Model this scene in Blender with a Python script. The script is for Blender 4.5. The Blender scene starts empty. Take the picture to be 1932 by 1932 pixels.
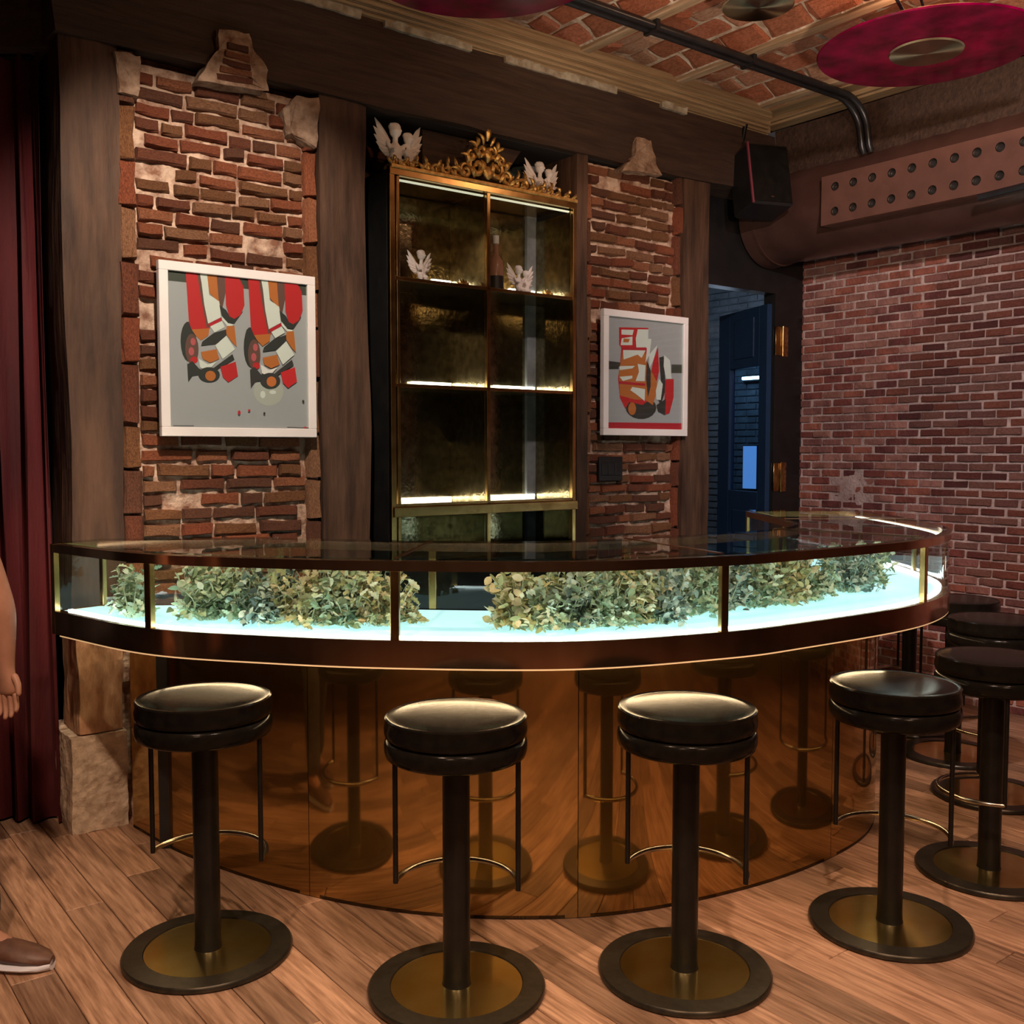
import bpy, bmesh, math, random
from mathutils import Vector, Matrix, noise
random.seed(7)
PI = math.pi
sc = bpy.context.scene
col = sc.collection
# ------------------------------------------------------------------ camera
cd = bpy.data.cameras.new('camera'); cam = bpy.data.objects.new('camera', cd); col.objects.link(cam)
cd.sensor_fit = 'HORIZONTAL'; cd.sensor_width = 36; cd.lens = 36*1930/1932; cd.clip_start = .05
cam.location = (0, 0, 1.45)
cam.rotation_euler = (PI/2 - math.atan(116/1930), 0, 0)
sc.camera = cam
# ------------------------------------------------------------------ world, exposure
w = bpy.data.worlds.new('world'); sc.world = w; w.use_nodes = True
w.node_tree.nodes['Background'].inputs[0].default_value = (.9, .75, .7, 1)
w.node_tree.nodes['Background'].inputs[1].default_value = .036
sc.view_settings.view_transform = 'Standard'
sc.view_settings.look = 'None'
sc.view_settings.gamma = 1
sc.view_settings.use_curve_mapping = False
sc.view_settings.exposure = 0.0
# ------------------------------------------------------------------ wall frame: s along the back wall, t towards the room
TH = math.radians(37.5)
U = Vector((math.cos(TH), math.sin(TH), 0)); N = Vector((math.sin(TH), -math.cos(TH), 0))
P0 = Vector((-1.641, 3.787, 0))
def W(s, t, z=0): return P0 + U*s + N*t + Vector((0, 0, z))
# ------------------------------------------------------------------ lights
def spot(loc, target, power, colr, size=60, blend=.6, rad=.04):
    l = bpy.data.lights.new('spot_light', 'SPOT'); o = bpy.data.objects.new('spot_light', l); col.objects.link(o)
    l.energy = power; l.color = colr; l.spot_size = math.radians(size); l.spot_blend = blend; l.shadow_soft_size = rad
    o.location = loc; o.rotation_euler = (Vector(target)-Vector(loc)).to_track_quat('-Z', 'Y').to_euler()
def point(loc, power, colr, rad=.06):
    l = bpy.data.lights.new('lamp_light', 'POINT'); o = bpy.data.objects.new('lamp_light', l); col.objects.link(o)
    l.energy = power; l.color = colr; l.shadow_soft_size = rad; o.location = loc
WARM = (1, .62, .34); WHITE = (1, .86, .74); PINK = (1, .74, .68)
spot((-.9, 1.2, 3.2), (-.9, 2.9, 0), 225, (1, .70, .48), 66)
spot((.5, 1.0, 3.2), (.5, 2.7, 0), 225, (1, .71, .52), 66)
spot((1.9, 1.6, 3.2), (1.9, 3.9, 0), 130, (1, .62, .46), 66)
spot((-.6, -1.2, 3.2), (-.4, .2, 0), 170, (1, .62, .38), 80)
spot((1.6, -.8, 3.2), (1.6, .8, 0), 170, (1, .62, .38), 80)
spot((-.45, 2.2, 3.25), tuple(W(.62, 0, 1.9)), 290, (1, .82, .66), 52)
spot((.9, 3.3, 3.25), tuple(W(2.95, 0, 1.9)), 85, (1, .80, .70), 46)
spot((-.9, 2.55, 3.3), tuple(W(.1, 0, .3)), 130, (1, .72, .52), 34)
spot((1.2, 1.8, 3.0), (2.45, 5.6, 1.5), 330, (1, .80, .74), 62)
spot((.2, 2.6, 2.6), tuple(W(1.95, 0, 2.80)), 20, (1, .72, .42), 34)
spot((1.0, 2.5, 2.2), (1.3, 4.6, 3.4), 130, (1, .72, .52), 80, .8, .03)
# ------------------------------------------------------------------ materials
def nt(m):
    m.use_nodes = True; t = m.node_tree
    return t, t.nodes['Principled BSDF']
def mat(name, c, rough=.6, metal=0, c2=None, nscale=8, stretch=(1, 1, 1), bump=0, bscale=None, objrand=0, detail=5, spec=.5, rrange=0, islands=None, ramp=(.35, .65), coat=0, rot=None, lobe2=None):
    m = bpy.data.materials.new(name); t, b = nt(m); L = t.links
    b.inputs['Roughness'].default_value = rough; b.inputs['Metallic'].default_value = metal
    b.inputs['Specular IOR Level'].default_value = spec; b.inputs['Coat Weight'].default_value = coat
    b.inputs['Base Color'].default_value = (*c, 1)
    tc = t.nodes.new('ShaderNodeTexCoord'); mp = t.nodes.new('ShaderNodeMapping'); mp.inputs['Scale'].default_value = stretch
    L.new(tc.outputs['Object'], mp.inputs['Vector'])
    vec = mp.outputs['Vector']
    if rot is not None:
        vr = t.nodes.new('ShaderNodeVectorRotate'); vr.rotation_type = 'Z_AXIS'; vr.inputs['Angle'].default_value = -rot
        L.new(tc.outputs['Object'], vr.inputs['Vector']); L.new(vr.outputs[0], mp.inputs['Vector'])
    oi = t.nodes.new('ShaderNodeObjectInfo')
    if objrand or islands:
        add = t.nodes.new('ShaderNodeVectorMath'); add.operation = 'MULTIPLY_ADD'
        L.new(oi.outputs['Random'], add.inputs[0]); add.inputs[1].default_value = (37, 19, 53); L.new(vec, add.inputs[2]); vec = add.outputs[0]
    nz = t.nodes.new('ShaderNodeTexNoise'); nz.inputs['Scale'].default_value = nscale; nz.inputs['Detail'].default_value = detail; nz.inputs['Roughness'].default_value = .6
    L.new(vec, nz.inputs['Vector'])
    out = None
    if c2:
        r = t.nodes.new('ShaderNodeValToRGB'); r.color_ramp.elements[0].color = (*c, 1); r.color_ramp.elements[1].color = (*c2, 1)
        r.color_ramp.elements[0].position, r.color_ramp.elements[1].position = ramp
        L.new(nz.outputs['Fac'], r.inputs['Fac']); out = r.outputs['Color']
    if islands:   # list of base colours picked per object or per loose piece, multiplied by the noise colour
        r = t.nodes.new('ShaderNodeValToRGB'); r.color_ramp.interpolation = 'CONSTANT' if len(islands) > 2 else 'LINEAR'
        while len(r.color_ramp.elements) < len(islands): r.color_ramp.elements.new(1)
        for i, k in enumerate(islands):
            e = r.color_ramp.elements[i]; e.position = i/len(islands); e.color = (*k, 1)
        if name.endswith('_loose'):
            g = t.nodes.new('ShaderNodeNewGeometry'); L.new(g.outputs['Random Per Island'], r.inputs['Fac'])
        else: L.new(oi.outputs['Random'], r.inputs['Fac'])
        mx = t.nodes.new('ShaderNodeMix'); mx.data_type = 'RGBA'; mx.blend_type = 'MULTIPLY'; mx.inputs[0].default_value = 1
        L.new(r.outputs['Color'], mx.inputs[6])
        if out: L.new(out, mx.inputs[7])
        else: mx.inputs[7].default_value = (1, 1, 1, 1)
        out = mx.outputs[2]
    if objrand:
        h = t.nodes.new('ShaderNodeHueSaturation'); ma = t.nodes.new('ShaderNodeMapRange')
        ma.inputs[3].default_value = 1-objrand; ma.inputs[4].default_value = 1+objrand
        L.new(oi.outputs['Random'], ma.inputs[0]); L.new(ma.outputs[0], h.inputs['Value'])
        if out: L.new(out, h.inputs['Color'])
        else: h.inputs['Color'].default_value = (*c, 1)
        out = h.outputs['Color']
    if out: L.new(out, b.inputs['Base Color'])
    if rrange:
        ma = t.nodes.new('ShaderNodeMapRange'); ma.inputs[3].default_value = max(0, rough-rrange); ma.inputs[4].default_value = rough+rrange
        L.new(nz.outputs['Fac'], ma.inputs[0]); L.new(ma.outputs[0], b.inputs['Roughness'])
    if bump:
        n2 = nz
        if bscale:
            n2 = t.nodes.new('ShaderNodeTexNoise'); n2.inputs['Scale'].default_value = bscale; n2.inputs['Detail'].default_value = 6; L.new(vec, n2.inputs['Vector'])
        bp = t.nodes.new('ShaderNodeBump'); bp.inputs['Strength'].default_value = bump; bp.inputs['Distance'].default_value = .01
        L.new(n2.outputs['Fac'], bp.inputs['Height']); L.new(bp.outputs['Normal'], b.inputs['Normal'])
    if lobe2:   # brushed haze over the polish: a second, broader glossy lobe
        g = t.nodes.new('ShaderNodeBsdfGlossy'); g.inputs['Roughness'].default_value = lobe2[0]; mx = t.nodes.new('ShaderNodeMixShader'); mx.inputs[0].default_value = lobe2[1]
        if out: L.new(out, g.inputs['Color'])
        else: g.inputs['Color'].default_value = (*c, 1)
        oo = t.nodes['Material Output']; L.new(b.outputs[0], mx.inputs[1]); L.new(g.outputs[0], mx.inputs[2]); L.new(mx.outputs[0], oo.inputs[0])
    return m
def emis(name, c, s):
    m = bpy.data.materials.new(name); t, b = nt(m)
    b.inputs['Base Color'].default_value = (*c, 1); b.inputs['Emission Color'].default_value = (*c, 1); b.inputs['Emission Strength'].default_value = s
    return m
def glass(name, tint=(.93, .98, .96), ior=1.5, rough=.0, opac=0):
    m = bpy.data.materials.new(name); m.use_nodes = True; t = m.node_tree; t.nodes.clear()
    o = t.nodes.new('ShaderNodeOutputMaterial'); mx = t.nodes.new('ShaderNodeMixShader'); tr = t.nodes.new('ShaderNodeBsdfTransparent'); gl = t.nodes.new('ShaderNodeBsdfGlossy'); fr = t.nodes.new('ShaderNodeFresnel')
    fr.inputs[0].default_value = ior; tr.inputs[0].default_value = (*tint, 1); gl.inputs['Roughness'].default_value = rough
    ge = t.nodes.new('ShaderNodeNewGeometry'); mm = t.nodes.new('ShaderNodeMath'); mm.operation = 'SUBTRACT'; mm.inputs[0].default_value = 1; t.links.new(ge.outputs['Backfacing'], mm.inputs[1])
    m2 = t.nodes.new('ShaderNodeMath'); m2.operation = 'MULTIPLY'; t.links.new(fr.outputs[0], m2.inputs[0]); t.links.new(mm.outputs[0], m2.inputs[1]); t.links.new(m2.outputs[0], mx.inputs[0]); t.links.new(tr.outputs[0], mx.inputs[1]); t.links.new(gl.outputs[0], mx.inputs[2]); t.links.new(mx.outputs[0], o.inputs[0])
    return m
BR = [(.54, .16, .065), (.44, .115, .045), (.36, .15, .055), (.60, .22, .10), (.30, .09, .04), (.50, .24, .12), (.40, .17, .065), (.24, .09, .045)]
BR2 = [(.36, .115, .08), (.42, .14, .095), (.28, .08, .065), (.20, .06, .055), (.40, .18, .14), (.46, .22, .18), (.34, .14, .12)]
M = dict(
 brick=mat('brick', (1, 1, 1), .85, c2=(.42, .34, .28), nscale=16, bump=1, bscale=50, islands=BR),
 brick_loose=mat('brick_loose', (1, 1, 1), .85, c2=(.42, .34, .28), nscale=16, bump=1, bscale=50, islands=BR),
 rbrick=mat('rbrick', (1, 1, 1), .8, c2=(.55, .50, .52), nscale=9, bump=.8, bscale=50, islands=BR2),
 rbrick_loose=mat('rbrick_loose', (1, 1, 1), .8, c2=(.55, .50, .52), nscale=9, bump=.8, bscale=50, islands=BR2),
 cbrick=mat('cbrick', (1, 1, 1), .85, c2=(.6, .55, .5), nscale=12, bump=.8, bscale=40, islands=[(.66, .25, .15), (.56, .19, .10), (.70, .34, .22), (.46, .17, .09), (.66, .40, .28)]),
 cbrick_loose=mat('cbrick_loose', (1, 1, 1), .85, c2=(.6, .55, .5), nscale=12, bump=.8, bscale=40, islands=[(.62, .22, .12), (.52, .17, .08), (.66, .28, .16), (.44, .16, .08)]),
 mortar=mat('mortar', (.22, .10, .06), .95, c2=(.60, .43, .32), nscale=13, bump=1, bscale=50, ramp=(.36, .58)),
 rmortar=mat('rmortar', (.40, .28, .26), .9, c2=(.66, .51, .48), nscale=9, bump=1, bscale=60),
 cmortar=mat('cmortar', (.40, .28, .20), .95, c2=(.78, .68, .56), nscale=14, bump=1, bscale=45),
 wornwood=mat('wornwood', (.30, .13, .06), .8, c2=(.58, .33, .19), nscale=9, stretch=(2, 2, .8), bump=1, bscale=18),
 plaster=mat('plaster', (.20, .11, .065), .95, c2=(.44, .30, .21), nscale=18, bump=1, bscale=45),
 streak=mat('streak', (.28, .22, .15), .9, c2=(.5, .45, .36), nscale=20, bump=.6),
 beam=mat('beam', (.030, .014, .008), .75, c2=(.058, .029, .017), nscale=6, stretch=(.5, 5, 5), bump=.7, bscale=10, rot=TH),
 post=mat('post', (.036, .015, .007), .75, c2=(.098, .047, .025), nscale=4, stretch=(4, 4, .6), bump=.6, bscale=9),
 trim=mat('trim', (.24, .15, .075), .6, c2=(.42, .29, .16), nscale=6, stretch=(.35, 8, 8), bump=.2, rot=TH),
 trimside=mat('trimside', (.24, .15, .075), .6, c2=(.42, .29, .16), nscale=6, stretch=(8, .35, 8), bump=.2, rot=TH),
 joist=mat('joist', (.34, .22, .12), .7, c2=(.58, .42, .28), nscale=6, stretch=(8, .5, 8), bump=.4),
 plank=mat('plank', (.21, .108, .062), .42, c2=(.48, .285, .185), nscale=5, stretch=(1.0, 14, 4), bump=.25, objrand=.36, detail=8, rrange=.1),
 subfloor=mat('subfloor', (.03, .015, .008), .9),
 stone=mat('stone', (.42, .30, .21), .9, c2=(.72, .56, .43), nscale=22, bump=1, bscale=34),
 dark=mat('dark', (.012, .009, .008), .8, c2=(.02, .014, .012), nscale=4),
 darkwall=mat('darkwall', (.05, .028, .018), .85, c2=(.09, .05, .03), nscale=3, bump=.4),
 black=mat('black', (.008, .008, .009), .45, c2=(.014, .013, .013), nscale=10),
 blackmetal=mat('blackmetal', (.005, .0045, .004), .34, c2=(.009, .008, .007), nscale=20, spec=.3),
 ringmetal=mat('ringmetal', (.045, .038, .028), .33, metal=.7, c2=(.07, .06, .045), nscale=30),
 leather=mat('leather', (.006, .005, .004), .17, c2=(.010, .008, .006), nscale=30, bump=.03, bscale=160, spec=.10),
 chrome=mat('chrome', (.35, .31, .25), .22, metal=1, c2=(.5, .45, .36), nscale=30),
 brass=mat('brass', (.42, .25, .09), .24, metal=1, c2=(.60, .38, .15), nscale=12, rrange=.06),
 gilt=mat('gilt', (.55, .30, .08), .38, metal=.85, c2=(.85, .55, .20), nscale=40, bump=.5),
 goldmirror=mat('goldmirror', (.85, .60, .20), .10, metal=1, c2=(.95, .76, .34), nscale=6, rrange=.05, bump=.03, lobe2=(.28, .40)),
 basebrass=mat('basebrass', (.42, .27, .10), .055, metal=1, c2=(.50, .33, .13), nscale=3, stretch=(1, 1, .4), rrange=.03, lobe2=(.40, .24)),
 bandbronze=mat('bandbronze', (.56, .33, .20), .13, metal=1, c2=(.66, .42, .27), nscale=8, stretch=(2, 2, .2), rrange=.05, lobe2=(.34, .25)),
 mirror=mat('mirror', (.22, .18, .10), .10, metal=1, c2=(.42, .36, .22), nscale=26, rrange=.1, bump=.08, bscale=60, lobe2=(.35, .2)),
 white=mat('white', (.78, .72, .70), .5, c2=(.85, .80, .78), nscale=4),
 cherub=mat('cherub', (.78, .70, .68), .55, c2=(.88, .82, .80), nscale=20, bump=.2),
 duct=mat('duct', (.085, .040, .031), .33, metal=.4, c2=(.12, .058, .046), nscale=6, bump=.15),
 plate=mat('plate', (.125, .058, .043), .5, metal=.2, c2=(.155, .072, .055), nscale=10),
 curtain=mat('curtain', (.050, .0012, .003), .8, c2=(.095, .003, .006), nscale=6, stretch=(1, 1, .2), bump=.3, bscale=90),
 blue=mat('blue', (.010, .030, .075), .35, c2=(.014, .04, .10), nscale=3),
 pipe=mat('pipe', (.012, .012, .014), .32, c2=(.02, .02, .022), nscale=14),
 skin=mat('skin', (.42, .20, .13), .5, c2=(.50, .25, .17), nscale=12, bump=.08, bscale=120),
 shirt=mat('shirt', (.07, .012, .02), .85, c2=(.10, .018, .028), nscale=30, bump=.3, bscale=200),
 jeans=mat('jeans', (.05, .05, .055), .85, c2=(.10, .10, .105), nscale=40, bump=.3, bscale=200),
 hair=mat('hair', (.02, .012, .008), .6, c2=(.04, .025, .015), nscale=40, bump=.6),
 shoe=mat('shoe', (.10, .045, .03), .5, c2=(.16, .075, .05), nscale=20, bump=.2),
 sole=mat('sole', (.70, .70, .80), .5, c2=(.72, .72, .80), nscale=20),
 stem=mat('stem', (.42, .42, .26), .7, c2=(.55, .56, .38), nscale=20),
 whitecase=mat('whitecase', (.80, .86, .86), .25, c2=(.86, .92, .92), nscale=3),
 backbrick=mat('backbrick', (.16, .18, .20), .85, c2=(.24, .27, .30), nscale=10, bump=.6),
 glass=glass('glass'), topglass=glass('topglass', (.84, .91, .89), 2.0),
 paneglass=glass('paneglass', (.6, .8, .95), 1.6, .03),
 bluepanel=emis('bluepanel', (.22, .40, .78), .75), fillglow=emis('fillglow', (1, .97, .88), 6), led=emis('led', (.88, .98, 1.0), 11), ledwarm=emis('ledwarm', (1, .74, .42), 20), lipglow=emis('lipglow', (1, .62, .30), .55), ledshelf=emis('ledshelf', (1, .93, .72), 9),
 ledtop=emis('ledtop', (.9, .95, .70), .5), tube=emis('tube', (.75, .88, 1), 12), redlamp=emis('redlamp', (1, .12, .05), 4),
)
def leafmat(name, cols):
    m = mat(name, (1, 1, 1), .6, c2=(.72, .72, .66), nscale=30, islands=cols)
    return m
GREENS = [(.46, .54, .32), (.62, .68, .46), (.24, .32, .18), (.80, .80, .58), (.46, .56, .42)]
GREYS = [(.46, .54, .46), (.62, .70, .62), (.22, .30, .25), (.74, .80, .68), (.12, .17, .14)]
TANS = [(.66, .54, .26), (.72, .54, .30), (.52, .50, .24), (.80, .66, .42), (.40, .40, .18)]
M['leaf_green'] = leafmat('leaf_green_loose', GREENS); M['leaf_grey'] = leafmat('leaf_grey_loose', GREYS); M['leaf_tan'] = leafmat('leaf_tan_loose', TANS)
def flat(name, c, r=.5): return mat(name, c, r)
def panel_emit():
    m = bpy.data.materials.new('lightpanel'); t, b = nt(m)
    b.inputs['Base Color'].default_value = (.7, .85, .88, 1); b.inputs['Roughness'].default_value = .25
    b.inputs['Emission Color'].default_value = (.46, .80, .86, 1); b.inputs['Emission Strength'].default_value = 1.05
    return m
M['lightpanel'] = panel_emit()
def ruby():
    m = bpy.data.materials.new('ruby'); t, b = nt(m); L = t.links
    tc = t.nodes.new('ShaderNodeTexCoord'); nz = t.nodes.new('ShaderNodeTexNoise'); nz.inputs['Scale'].default_value = 7; nz.inputs['Detail'].default_value = 4
    r = t.nodes.new('ShaderNodeValToRGB'); r.color_ramp.elements[0].color = (.12, .0, .022, 1); r.color_ramp.elements[1].color = (.38, .0, .075, 1)
    r.color_ramp.elements[0].position = .35; r.color_ramp.elements[1].position = .7
    L.new(tc.outputs['Object'], nz.inputs['Vector']); L.new(nz.outputs['Fac'], r.inputs[0]); L.new(r.outputs[0], b.inputs['Base Color'])
    b.inputs['Roughness'].default_value = .15; b.inputs['Subsurface Weight'].default_value = 0
    tr = t.nodes.new('ShaderNodeBsdfTranslucent'); L.new(r.outputs[0], tr.inputs[0])
    mx = t.nodes.new('ShaderNodeMixShader'); mx.inputs[0].default_value = .35
    o = t.nodes['Material Output']; L.new(b.outputs[0], mx.inputs[1]); L.new(tr.outputs[0], mx.inputs[2]); L.new(mx.outputs[0], o.inputs[0])
    return m
M['ruby'] = ruby()
def spun():   # spun brass: light glints fan out round the centre (anisotropic metal)
    m = mat('spun', (.30, .26, .17), .32, metal=1, c2=(.42, .37, .25), nscale=8); b = m.node_tree.nodes['Principled BSDF']
    b.inputs['Anisotropic'].default_value = .9
    tg = m.node_tree.nodes.new('ShaderNodeTangent'); tg.direction_type = 'RADIAL'; tg.axis = 'Z'; m.node_tree.links.new(tg.outputs[0], b.inputs['Tangent'])
    return m
M['spun'] = spun()
# ------------------------------------------------------------------ mesh builder
class MB:
    def __init__(s): s.v = []; s.f = []; s.m = []; s.sm = []
    def add(s, vs, fs, mi=0, smooth=False):
        o = len(s.v); s.v += [tuple(v) for v in vs]; s.f += [tuple(i+o for i in f) for f in fs]; s.m += [mi]*len(fs); s.sm += [smooth]*len(fs)
    def box(s, x0, x1, y0, y1, z0, z1, mi=0, X=None):
        vs = [Vector((x, y, z)) for z in (z0, z1) for y in (y0, y1) for x in (x0, x1)]
        if X: vs = [X(v) for v in vs]
        s.add(vs, [(0, 2, 3, 1), (4, 5, 7, 6), (0, 1, 5, 4), (2, 6, 7, 3), (0, 4, 6, 2), (1, 3, 7, 5)], mi)
    def cbox(s, x0, x1, y0, y1, z0, z1, c=.004, mi=0, X=None):   # chamfered box
        pts = []
        for sx in (0, 1):
            for sy in (0, 1):
                for sz in (0, 1):
                    X0 = x1 if sx else x0; Y0 = y1 if sy else y0; Z0 = z1 if sz else z0
                    dx = -c if sx else c; dy = -c if sy else c; dz = -c if sz else c
                    pts += [Vector((X0, Y0+dy, Z0+dz)), Vector((X0+dx, Y0, Z0+dz)), Vector((X0+dx, Y0+dy, Z0))]
        bm = bmesh.new(); [bm.verts.new(p) for p in pts]; bmesh.ops.convex_hull(bm, input=bm.verts)
        s.frombm(bm, mi, X)
    def frombm(s, bm, mi=0, X=None, smooth=False):
        bm.verts.index_update()
        vs = [X(v.co) if X else v.co.copy() for v in bm.verts]
        s.add(vs, [[v.index for v in f.verts] for f in bm.faces], mi, smooth); bm.free()
    def lathe(s, prof, n=40, mi=0, cx=0, cy=0, smooth=True, close=True):
        vs = []; fs = []; k = len(prof)
        for i in range(n):
            a = 2*PI*i/n
            for r, z in prof: vs.append((cx+r*math.cos(a), cy+r*math.sin(a), z))
        for i in range(n):
            j = (i+1) % n
            for q in range(k-1): fs.append((i*k+q, j*k+q, j*k+q+1, i*k+q+1))
        s.add(vs, fs, mi, smooth)
    def tube(s, pts, r, n=10, mi=0, caps=True, smooth=True):
        pts = [Vector(p) for p in pts]; rr = r if isinstance(r, (list, tuple)) else [r]*len(pts)
        vs = []; fs = []; up = None
        for i, p in enumerate(pts):
            d = (pts[min(i+1, len(pts)-1)]-pts[max(i-1, 0)]).normalized()
            if up is None:
                up = Vector((0, 0, 1)) if abs(d.z) < .9 else Vector((1, 0, 0))
            a = d.cross(up).normalized(); b = a.cross(d).normalized(); up = b
            for k in range(n):
                t = 2*PI*k/n; vs.append(p+(a*math.cos(t)+b*math.sin(t))*rr[i])
        for i in range(len(pts)-1):
            for k in range(n):
                q = (k+1) % n; fs.append((i*n+k, i*n+q, (i+1)*n+q, (i+1)*n+k))
        if caps: fs.append(tuple(range(n))[::-1]); fs.append(tuple((len(pts)-1)*n+k for k in range(n)))
        s.add(vs, fs, mi, smooth)
    def sphere(s, c, r, mi=0, seg=12, rings=8, rot=None):
        bm = bmesh.new(); bmesh.ops.create_uvsphere(bm, u_segments=seg, v_segments=rings, radius=1)
        R = rot or Matrix.Identity(3); rv = Vector(r) if hasattr(r, '__len__') else Vector((r, r, r)); c = Vector(c)
        s.frombm(bm, mi, lambda v: c+R @ Vector((v.x*rv.x, v.y*rv.y, v.z*rv.z)), True)
    def build(s, name, mats, parent=None, loc=None, rz=0, fix=False):
        me = bpy.data.meshes.new(name); me.from_pydata(s.v, [], s.f)
        for m in (mats if isinstance(mats, list) else [mats]): me.materials.append(m)
        me.polygons.foreach_set('material_index', s.m); me.polygons.foreach_set('use_smooth', s.sm); me.update()
        if fix:
            bm = bmesh.new(); bm.from_mesh(me); bmesh.ops.recalc_face_normals(bm, faces=bm.faces[:]); bm.to_mesh(me); bm.free()
        if any(s.sm): me.set_sharp_from_angle(angle=math.radians(48))
        o = bpy.data.objects.new(name, me); col.objects.link(o)
        if parent: o.parent = parent
        if loc is not None: o.location = loc
        o.rotation_euler = (0, 0, rz)
        return o
def tag(o, label, cat, group=None, kind=None):
    o['label'] = label; o['category'] = cat
    if group: o['group'] = group
    if kind: o['kind'] = kind
    return o
def thing(name, label, cat, loc=(0, 0, 0), rz=0, group=None):
    o = bpy.data.objects.new(name, None); col.objects.link(o); o.location = loc; o.rotation_euler = (0, 0, rz); o.empty_display_size = .1
    return tag(o, label, cat, group)
def structure(o, label=None):
    o['kind'] = 'structure'
    if label: o['label'] = label
    return o
def copy_tree(o, parent=None):
    c = o.copy(); col.objects.link(c)
    if parent: c.parent = parent
    for ch in list(o.children): copy_tree(ch, c)
    return c
def mod_apply(o):   # bake an object's modifiers into its mesh
    dg = bpy.context.evaluated_depsgraph_get(); dg.update()
    me = bpy.data.meshes.new_from_object(o.evaluated_get(dg)); old = o.data; o.modifiers.clear(); o.data = me
    bpy.data.meshes.remove(old)
def rough_box(x0, x1, y0, y1, z0, z1, step, amp, seed, X=None, nsc=3, stretch=(1, 1, 1)):
    """closed box whose faces are gridded and displaced by noise"""
    bm = bmesh.new(); bmesh.ops.create_cube(bm, size=1)
    L = (x1-x0, y1-y0, z1-z0); c = ((x0+x1)/2, (y0+y1)/2, (z0+z1)/2)
    for ax in range(3):
        n = max(1, min(60, int(round(L[ax]/step))))
        if n > 1:
            for k in range(1, n):
                co = Vector((0, 0, 0)); co[ax] = -.5+k/n; no = Vector((0, 0, 0)); no[ax] = 1
                bmesh.ops.bisect_plane(bm, geom=bm.verts[:]+bm.edges[:]+bm.faces[:], plane_co=co, plane_no=no)
    for v in bm.verts:
        v.co = Vector((c[0]+v.co.x*L[0], c[1]+v.co.y*L[1], c[2]+v.co.z*L[2]))
        q = Vector((v.co.x*nsc*stretch[0]+seed, v.co.y*nsc*stretch[1], v.co.z*nsc*stretch[2]))
        v.co += Vector((noise.noise(q), noise.noise(q+Vector((9, 3, 1))), .5*noise.noise(q+Vector((2, 7, 5)))))*amp
        v.co += noise.noise_vector(q*4)*amp*.35
    m = MB(); m.frombm(bm, 0, X, False); return m
def Wl(v): return W(v.x, v.y, v.z)     # builder coordinates (s, t, z) -> world

# ================================================================== ROOM SHELL
def wbox(name, s0, s1, t0, t1, z0, z1, m):
    b = MB(); b.box(s0, s1, t0, t1, z0, z1, 0, Wl); return structure(b.build(name, m))
# floor: boards run square to the back wall
fl = MB(); fl.box(-4.2, 4.75, -3.2, 7.6, -.12, -.022, 0, Wl)
floor = structure(fl.build('floor', M['subfloor']))
lens = [.8, 1.0, 1.2, 1.45, 1.7]; pmesh = []
PW = .118
for L_ in lens:
    b = MB(); b.cbox(0, L_, 0, PW-.0025, -.018, 0, .0015); o = b.build('plank', M['plank']); pmesh.append(o.data); bpy.data.objects.remove(o)
planks = []
s = -4.1; row = 0
while s < 4.55:
    t = -3.1-random.random()
    while t < 7.5:
        k = random.randrange(len(lens)); L_ = lens[k]
        if t > -3.15 and t+L_ < 7.55: planks.append((s, t, k))
        t += L_+.0025
    s += PW
ctr = Vector((.2, 3.2, 0))
planks.sort(key=lambda p: (W(p[0], p[1]+.5)-ctr).length)
ang = math.atan2(N.y, N.x)
rest = MB()
for i, (s, t, k) in enumerate(planks):
    # local x runs along N; local y runs along +U
    p = W(s, t)
    if i < 295:
        o = bpy.data.objects.new('plank', pmesh[k]); col.objects.link(o); o.parent = floor; o.location = p; o.rotation_euler = (0, 0, ang)
    else:
        rest.box(t, t+lens[k], s, s+PW-.0025, -.018, 0, 0, lambda v: W(v.y, v.x, v.z))
ro = rest.build('plank_field', M['plank'], floor); ro['kind'] = 'stuff'

def brick_variants(m, n=7, amp=.10):
    out = []
    for k in range(n):
        r = random.Random(k*13+1)
        j = lambda a: (r.random()-.5)*2*a
        # unit brick: x 0..1, z 0..1, depth y 0 (back) .. 1 (front)
        P = []
        for (yy, ins) in ((0, 0), (.72, 0), (1, .06)):
            ix = ins*.35; iz = ins*1.7
            for (x, z) in ((ix, iz), (.5, iz), (1-ix, iz), (1-ix, 1-iz), (.5, 1-iz), (ix, 1-iz)):
                P.append((x+(j(amp*.25) if yy else 0), yy+(j(.12) if yy == 1 else 0), z+(j(amp*.9) if yy else 0)))
        F = []
        for a in (0, 6):
            for q in range(6):
                q2 = (q+1) % 6; F.append((a+q, a+q2, a+6+q2, a+6+q))
        F += [(12, 13, 16, 17), (13, 14, 15, 16)]
        b = MB(); b.add(P, F); o = b.build('brick', m); out.append(o.data); bpy.data.objects.remove(o)
    return out
def put_brick(meshes, parent, org, ax, ay, az, lx, ly, lz, tilt=0):
    """ax along length, ay outwards, az up"""
    me = random.choice(meshes); o = bpy.data.objects.new('brick', me); col.objects.link(o); o.parent = parent
    R = Matrix((ax, ay, az)).transposed().to_4x4()
    o.matrix_basis = Matrix.Translation(org) @ R @ Matrix.Rotation(tilt, 4, 'Y') @ Matrix.Diagonal((lx, ly, lz, 1))
    return o
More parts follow.
